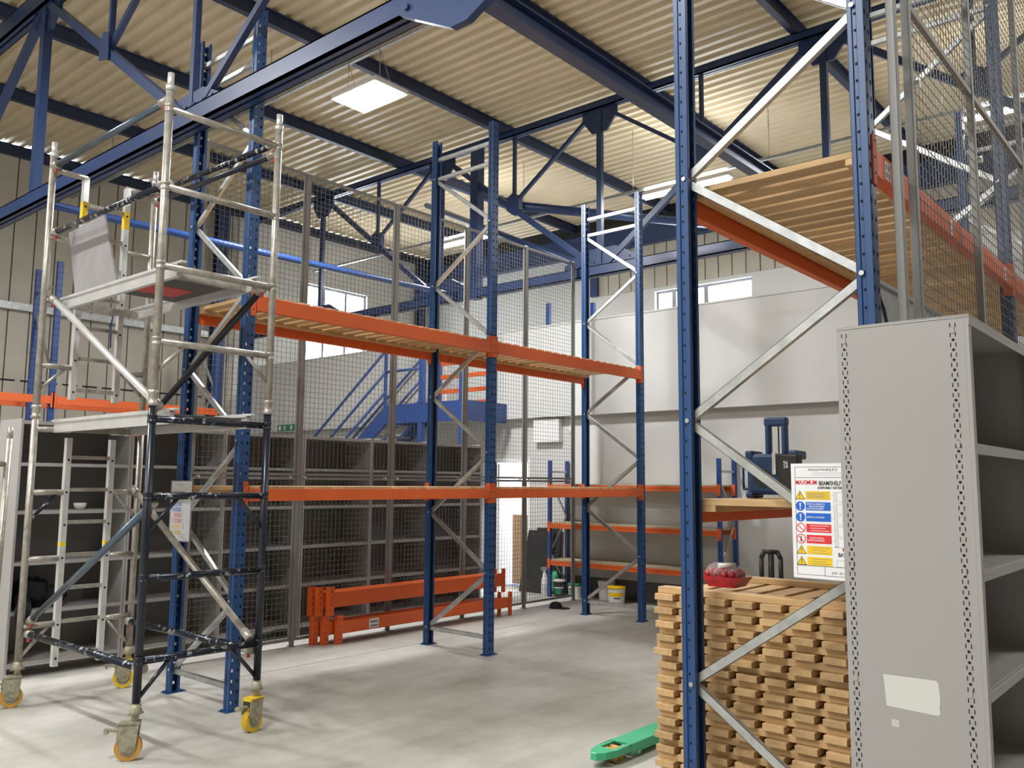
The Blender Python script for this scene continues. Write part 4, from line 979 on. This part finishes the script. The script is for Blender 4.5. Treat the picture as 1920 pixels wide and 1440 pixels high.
# ------------------------------------------------------------------ load sign on the nearest frame
def sign(name, label, XS, YT, ZT, sw, sh, loc_name=None, scale=1.0, parts=True, wallet=False):
    T = thing(name, label, 'sign', (XS, YT-sw/2, ZT-sh))
    def rect(mb, x0, x1, y0, y1, d=0.0004, m=0, lift=0.0):   # x to the right (towards -y), y down, metres
        mb.box(XS-0.0012-lift-d, XS-0.0012-lift, YT-x1, YT-x0, ZT-y1, ZT-y0, m)
    b = MB(); b.box(XS-0.001, XS+0.002, YT-sw, YT, ZT-sh, ZT); b.build('board', M['signwhite'], T)
    def k(v): return v*scale
    def txt(nm, s, x, y, size, m_, bold=False, sx=1.0):
        vs, fs = textmesh(s, size*scale, bold=bold); mb = MB()
        mb.add([(XS-0.002-v.z*0.3, YT-(k(x)*0.79+v.x*sx*0.80), ZT-(k(y)-v.y)) for v in vs], fs); mb.build(nm, m_, T)
    b = MB(); bw = k(0.0014)
    x0, x1, y0, y1 = k(0.016), sw-k(0.016), k(0.014), sh-k(0.014)
    for a in ((x0, x1, y0, y0+bw), (x0, x1, y1-bw, y1), (x0, x0+bw, y0, y1), (x1-bw, x1, y0, y1), (x0, x1, k(0.057), k(0.057)+bw), (x0, x1, sh-k(0.052), sh-k(0.052)+bw), (k(0.130), k(0.130)+bw, sh-k(0.052), y1)): rect(b, *a)
    b.build('printed_border', M['signblack'], T)
    txt('company_lettering', 'Advanced Handling & St', 0.092, 0.030, 0.0155, M['signgrey'])
    for j in range(3):
        b = MB(); rect(b, k(0.09), k(0.22), k(0.036+j*0.006), k(0.0375+j*0.006)); b.build('small_print', M['signpale'], T)
    txt('red_heading', 'MAXIMUM', 0.024, 0.086, 0.0245, M['signred'], True, 0.98)
    txt('black_heading', 'BEAM/SHELF', 0.147, 0.089, 0.0245, M['signblack'], True, 0.86)
    txt('black_subheading', '(UNIFORMLY DISTRIBU', 0.140, 0.104, 0.0135, M['signblack'], True, 0.95)
    rows = [('w', 'y', ''), ('b', 'b', 'REPORT ALL DAMAGE TO\nPERSON RESPONSIBLE\nFOR SITE MANAGEMENT'), ('b', 'b', 'REPORT ALL ACCIDENTS'), ('n', 'r', ''), ('n', 'r', 'DO NOT CLIMB ON\nRACKING OR SHELVING'), ('w', 'y', ''), ('w', 'y', '')]
    for i, (ic, bc, tx) in enumerate(rows):
        cy = 0.131+i*0.0445; cxx = 0.036
        b = MB(); rect(b, k(0.059), k(0.162), k(cy-0.017), k(cy+0.017)); b.build('coloured_banner', M[{'y': 'signyellow', 'b': 'signblue', 'r': 'signred'}[bc]], T)
        if ic == 'w':
            b = MB(); yy, zz = YT-k(cxx), ZT-k(cy)
            b.prism_x([(yy+k(0.021), zz-k(0.017)), (yy-k(0.021), zz-k(0.017)), (yy, zz+k(0.019))], XS-0.0016, XS-0.0012); b.build('warning_triangle', M['signblack'], T)
            b = MB(); b.prism_x([(yy+k(0.017), zz-k(0.0148)), (yy-k(0.017), zz-k(0.0148)), (yy, zz+k(0.0150))], XS-0.002, XS-0.0016); b.build('triangle_infill', M['signyellow'], T)
            b = MB(); b.prism_x([(yy+k(0.0018), zz+k(0.008)), (yy-k(0.0018), zz+k(0.008)), (yy-k(0.001), zz-k(0.005)), (yy+k(0.001), zz-k(0.005))], XS-0.0024, XS-0.002); b.disc((XS-0.002, yy, zz-k(0.0095)), k(0.002), (-1,0,0), 0.0004); b.build('exclamation_mark', M['signblack'], T)
        else:
            yy, zz = YT-k(cxx), ZT-k(cy)
            b = MB(); b.disc((XS-0.0012, yy, zz), k(0.0195), (-1,0,0), 0.0004, 24); b.build('round_symbol', M['signblue' if ic == 'b' else 'signred'], T)
            if ic == 'b':
                b = MB(); b.prism_x([(yy+k(0.0035), zz+k(0.013)), (yy-k(0.0035), zz+k(0.013)), (yy-k(0.0016), zz-k(0.005)), (yy+k(0.0016), zz-k(0.005))], XS-0.002, XS-0.0016); b.disc((XS-0.0016, yy, zz-k(0.011)), k(0.003), (-1,0,0), 0.0004); b.build('exclamation_mark', M['signwhite'], T)
            else:
                b = MB(); b.disc((XS-0.0016, yy, zz), k(0.0160), (-1,0,0), 0.0003, 24); b.build('round_infill', M['signwhite'], T)
                if i == 4:
                    b = MB(); b.bar((XS-0.0022, yy, zz-k(0.011)), (XS-0.0022, yy, zz+k(0.004)), k(0.006), 0.0005, up=(1,0,0)); b.disc((XS-0.002, yy, zz+k(0.008)), k(0.003), (-1,0,0), 0.0004); b.build('climbing_figure', M['signblack'], T)
                b = MB(); b.bar((XS-0.0026, yy+k(0.012), zz+k(0.012)), (XS-0.0026, yy-k(0.012), zz-k(0.012)), k(0.003), 0.0004, up=(1,0,0)); b.build('prohibition_bar', M['signred'], T)
        if tx:
            ls = tx.split('\n')
            for j, s in enumerate(ls): txt('banner_lettering', s, 0.080+(0.0 if len(s) > 18 else 0.012), cy-(len(ls)-1)*0.0045+j*0.0095+0.003, 0.0088, M['signwhite'], True, 0.92)
        else:
            for j in range(5 if i == 0 else 3):
                b = MB(); n_ = 5 if i == 0 else 3; yy = cy-0.010+j*0.020/(n_-1); rect(b, k(0.066+(0.010 if n_ == 3 else 0)), k(0.154-(0.016 if j % 2 else 0.0)), k(yy-0.0008), k(yy+0.0012), lift=0.0004); b.build('banner_lettering', M['signgrey'] if bc == 'y' else M['signwhite'], T)
    # rack diagram
    b = MB(); w_ = k(0.0009)
    def frame_(x0, x1, y0, y1):
        for a in ((x0, x1, y0, y0+w_), (x0, x1, y1-w_, y1), (x0, x0+w_, y0, y1), (x1-w_, x1, y0, y1)): rect(b, *a)
    frame_(k(0.176), k(0.184), k(0.117), k(0.335))
    for y_ in (0.117, 0.165, 0.210, 0.255, 0.300): frame_(k(0.188), k(0.25), k(y_), k(y_+0.038)); rect(b, k(0.168), k(0.176), k(y_+0.012), k(y_+0.013))
    rect(b, k(0.173), k(0.187), k(0.335), k(0.338)); frame_(k(0.18), k(0.27), k(0.388), k(0.41) if sh < 0.44 else k(0.415))
    b.build('rack_diagram', M['signgrey'], T)
    txt('diagram_figure', '2', 0.262, 0.236, 0.016, M['signblack']); txt('red_lettering', 'M', 0.258, 0.352, 0.019, M['signred'], True); txt('black_lettering', 'BAY', 0.236, 0.374, 0.022, M['signblack'], True, 0.85)
    txt('date_lettering', 'JUNE   2017', 0.20, sh/scale-0.024, 0.012, M['signgrey'])
    if wallet:
        b = MB(); b.box(XS-0.0075, XS-0.0065, YT-sw-0.006, YT+0.006, ZT-sh-0.008, ZT+0.01); b.build('plastic_wallet', M['wallet'], T)
    return T
sign('rack_load_sign', 'white rack load notice with coloured warning symbols hung on the nearest rack frame', -2.835, -4.318, 1.750, 0.30, 0.468)
T = sign('rack_load_sign', 'white rack load notice in a glossy plastic wallet on the rack frame behind the scaffold', -2.808, 0.86, 1.648, 0.30, 0.462, wallet=True)

# ------------------------------------------------------------------ small things near
T = thing('site_radio', 'dark blue rugged portable site radio with upright handle, on the near rack low deck', 'radio', (-2.2, -3.97, ZL-0.0055))
RX, RY, RZ0 = 0, 0, 0
def rp(nm, mb, m_, bv=0.006):
    o = mb.build(nm, m_, T, base=(0,0,0)); bevel(o, bv, 2); return o
b = MB(); b.box(-0.10, 0.10, -0.13, 0.13, 0.02, 0.245); rp('body', b, M['radio'], 0.02)
b = MB(); b.prism_x([(-0.02, 0.245), (-0.06, 0.03), (-0.155, 0.03), (-0.155, 0.24)], -0.112, -0.02); rp('corner_guard', b, M['rubber'], 0.012)
b = MB(); b.box(-0.113, -0.10, -0.035, -0.015, 0.13, 0.25); rp('grey_strip', b, M['block'], 0.002)
for y0_, y1_, z0_, z1_ in ((0.093, 0.137, 0.0, 0.035), (-0.137, -0.093, 0.0, 0.035), (0.093, 0.137, 0.215, 0.262), (-0.15, -0.10, 0.215, 0.262)):
    b = MB(); b.box(-0.105, 0.105, y0_, y1_, z0_, z1_); rp('corner_bumper', b, M['radio'], 0.01)
b = MB(); b.box(-0.03, 0.03, 0.015, 0.045, 0.24, 0.42); b.box(-0.03, 0.03, -0.075, -0.045, 0.24, 0.42); b.box(-0.032, 0.032, -0.078, 0.05, 0.40, 0.45); rp('handle', b, M['radio'], 0.012)
b = MB(); b.path([(-0.06, 0.13, 0.22), (-0.06, 0.16, 0.22), (-0.06, 0.16, 0.05), (-0.06, 0.13, 0.05)], 0.007); rp('side_bar', b, M['radio'], 0.001)
b = MB(); b.disc((-0.10, 0.04, 0.11), 0.05, (-1,0,0), 0.004, 24); rp('speaker_ring', b, M['rubber'], 0.001)
b = MB()
for s, z in (('96', 0.185), ('28', 0.165)):
    vs, fs = textmesh(s, 0.026, bold=True); b.add([(-0.1135, -0.075-v.x, z+v.y) for v in vs], fs)
o = b.build('display_digits', M['signpale'], T, base=(0,0,0))
b = MB(); b.tube((0.02, -0.02, 0.25), (0.02, -0.02, 0.40), 0.004, 8); rp('aerial', b, M['rubber'], 0.0005)
T.rotation_euler = (0, 0, 0.15); T.scale = (0.9, 0.9, 0.9)

T = thing('fruit_punnet', 'clear plastic punnets of red fruit lying on top of the stacked decks', 'punnet', (-2.40, -3.76, STK))
z = STK
b = MB(); b.prism_x([(-3.66, z+0.045), (-3.69, z+0.002), (-3.80, z+0.002), (-3.83, z+0.045)], -2.47, -2.36); b.build('fruit_tray', M['redfruit'], T)
b = MB()
for i in range(16): b.ball((-2.45+0.027*(i % 4)+rs.uniform(-.004, .004), -3.68-0.036*(i//4), z+0.05+rs.uniform(0, 0.012)), 0.017, n=8)
b.build('fruit', M['redfruit'], T)['kind'] = 'stuff'
b = MB(); b.ball((-2.415, -3.71, z+0.062), 0.05, n=16, sy=1.1, sz=0.8); b.ball((-2.415, -3.79, z+0.055), 0.045, n=16, sy=1.0, sz=0.75); b.build('clear_lid', M['clear'], T)
b = MB(); b.tube((-2.46, -3.73, z+0.09), (-2.41, -3.78, z+0.092), 0.011, 12); b.build('paper_label', M['tape'], T); T.location = (-2.33, -3.79, STK); T.scale = (1.15, 1.25, 1.15)

# green pallet truck
T = thing('pallet_truck', 'bright green hand pallet truck parked beside the timber stack', 'pallet truck', (-1.4, -2.9, 0))
def fork(yc):
    b = MB(); x0, x1 = -2.03, -0.88; h0, h1 = 0.055, 0.088
    p = [(x1, yc-0.078), (x0+0.16, yc-0.078), (x0+0.05, yc-0.055), (x0, yc-0.02), (x0, yc+0.02), (x0+0.05, yc+0.055), (x0+0.16, yc+0.078), (x1, yc+0.078)]
    # deck with rectangular opening: made of strips
    o0, o1 = x0+0.14, x0+0.29
    b.prism_z([(o0, yc-0.076), (x0+0.05, yc-0.055), (x0, yc-0.02), (x0, yc+0.02), (x0+0.05, yc+0.055), (o0, yc+0.076)], 0.045, h1)
    b.box(o0, o1, yc-0.078, yc-0.045, 0.045, h1); b.box(o0, o1, yc+0.045, yc+0.078, 0.045, h1)
    b.box(o1, x1, yc-0.078, yc+0.078, h1-0.008, h1); b.box(o1, x1, yc-0.078, yc-0.070, 0.03, h1-0.008); b.box(o1, x1, yc+0.070, yc+0.078, 0.03, h1-0.008)
    b.prism_y([(o1+0.02, 0.045), (o1+0.14, 0.045), (o1+0.10, 0.015), (o1+0.06, 0.015)], yc-0.079, yc-0.071)
    f = b.build('fork', M['green'], T); bevel(f, 0.003)
    for xx in (o0+0.045, o0+0.105):
        w = MB(); w.tube((xx, yc-0.04, 0.039), (xx, yc+0.04, 0.039), 0.038, 20); w.build('load_roller', M['tyre'], f)
    w = MB(); w.disc((o1+0.08, yc-0.079, 0.03), 0.012, (0,-1,0), 0.006, 10); w.build('axle_pin', M['galv'], f)
fork(-2.735); fork(-3.27)
b = MB(); b.prism_y([(-0.90, 0.03), (-0.70, 0.03), (-0.70, 0.30), (-0.78, 0.42), (-0.88, 0.42), (-0.90, 0.09)], -3.35, -2.655); bevel(b.build('body', M['green'], T), 0.01)
b = MB(); b.tube((-0.66, -3.0, 0.05), (-0.64, -3.0, 0.50), 0.045, 16); b.build('hydraulic_pump', M['green'], T)
for y in (-3.07, -2.93):
    b = MB(); b.tube((-0.66, y-0.025, 0.09), (-0.66, y+0.025, 0.09), 0.088, 24); b.build('steering_wheel', M['rubber'], T)
HX, HY = -0.60, -3.225
b = MB(); b.tube((-0.64, -3.02, 0.48), (HX, HY, 1.0), 0.022, 12); b.build('tiller_shaft', M['rubber'], T)
b = MB(); hw = 0.065
dv = Vector((0.55, -0.83, 0)).normalized()
c = Vector((HX, HY, 0))
def hp(a, z): return tuple(c+dv*a+Vector((0, 0, z)))
b.path([hp(-0.05, 0.93), hp(-hw, 1.0), hp(-hw, 1.16), hp(-hw+0.02, 1.205), hp(hw-0.02, 1.20), hp(hw, 1.155), hp(hw, 1.0), hp(0.05, 0.93)], 0.016, 12); b.build('handle_loop', M['rubber'], T)
b = MB(); b.tube(hp(0, 0.95), hp(0, 1.19), 0.02, 12); b.build('handle_stem', M['rubber'], T)

# ------------------------------------------------------------------ world, colour
w = bpy.data.worlds.new('world'); S.world = w; w.use_nodes = True
bg = w.node_tree.nodes['Background']; bg.inputs['Color'].default_value = (0.85, 0.92, 1.0, 1); bg.inputs['Strength'].default_value = 16.0
vs = S.view_settings; S.display_settings.display_device = 'sRGB'
vs.view_transform = 'Standard'; vs.look = 'None'; vs.gamma = 1; vs.exposure = 0.52; vs.use_curve_mapping = False
S.cycles.use_denoising = True
S.cycles.max_bounces = 7; S.cycles.diffuse_bounces = 4; S.cycles.glossy_bounces = 3; S.cycles.transparent_max_bounces = 12
S.cycles.sample_clamp_indirect = 6
for o in bpy.data.objects:
    if '_o' in o: del o['_o']
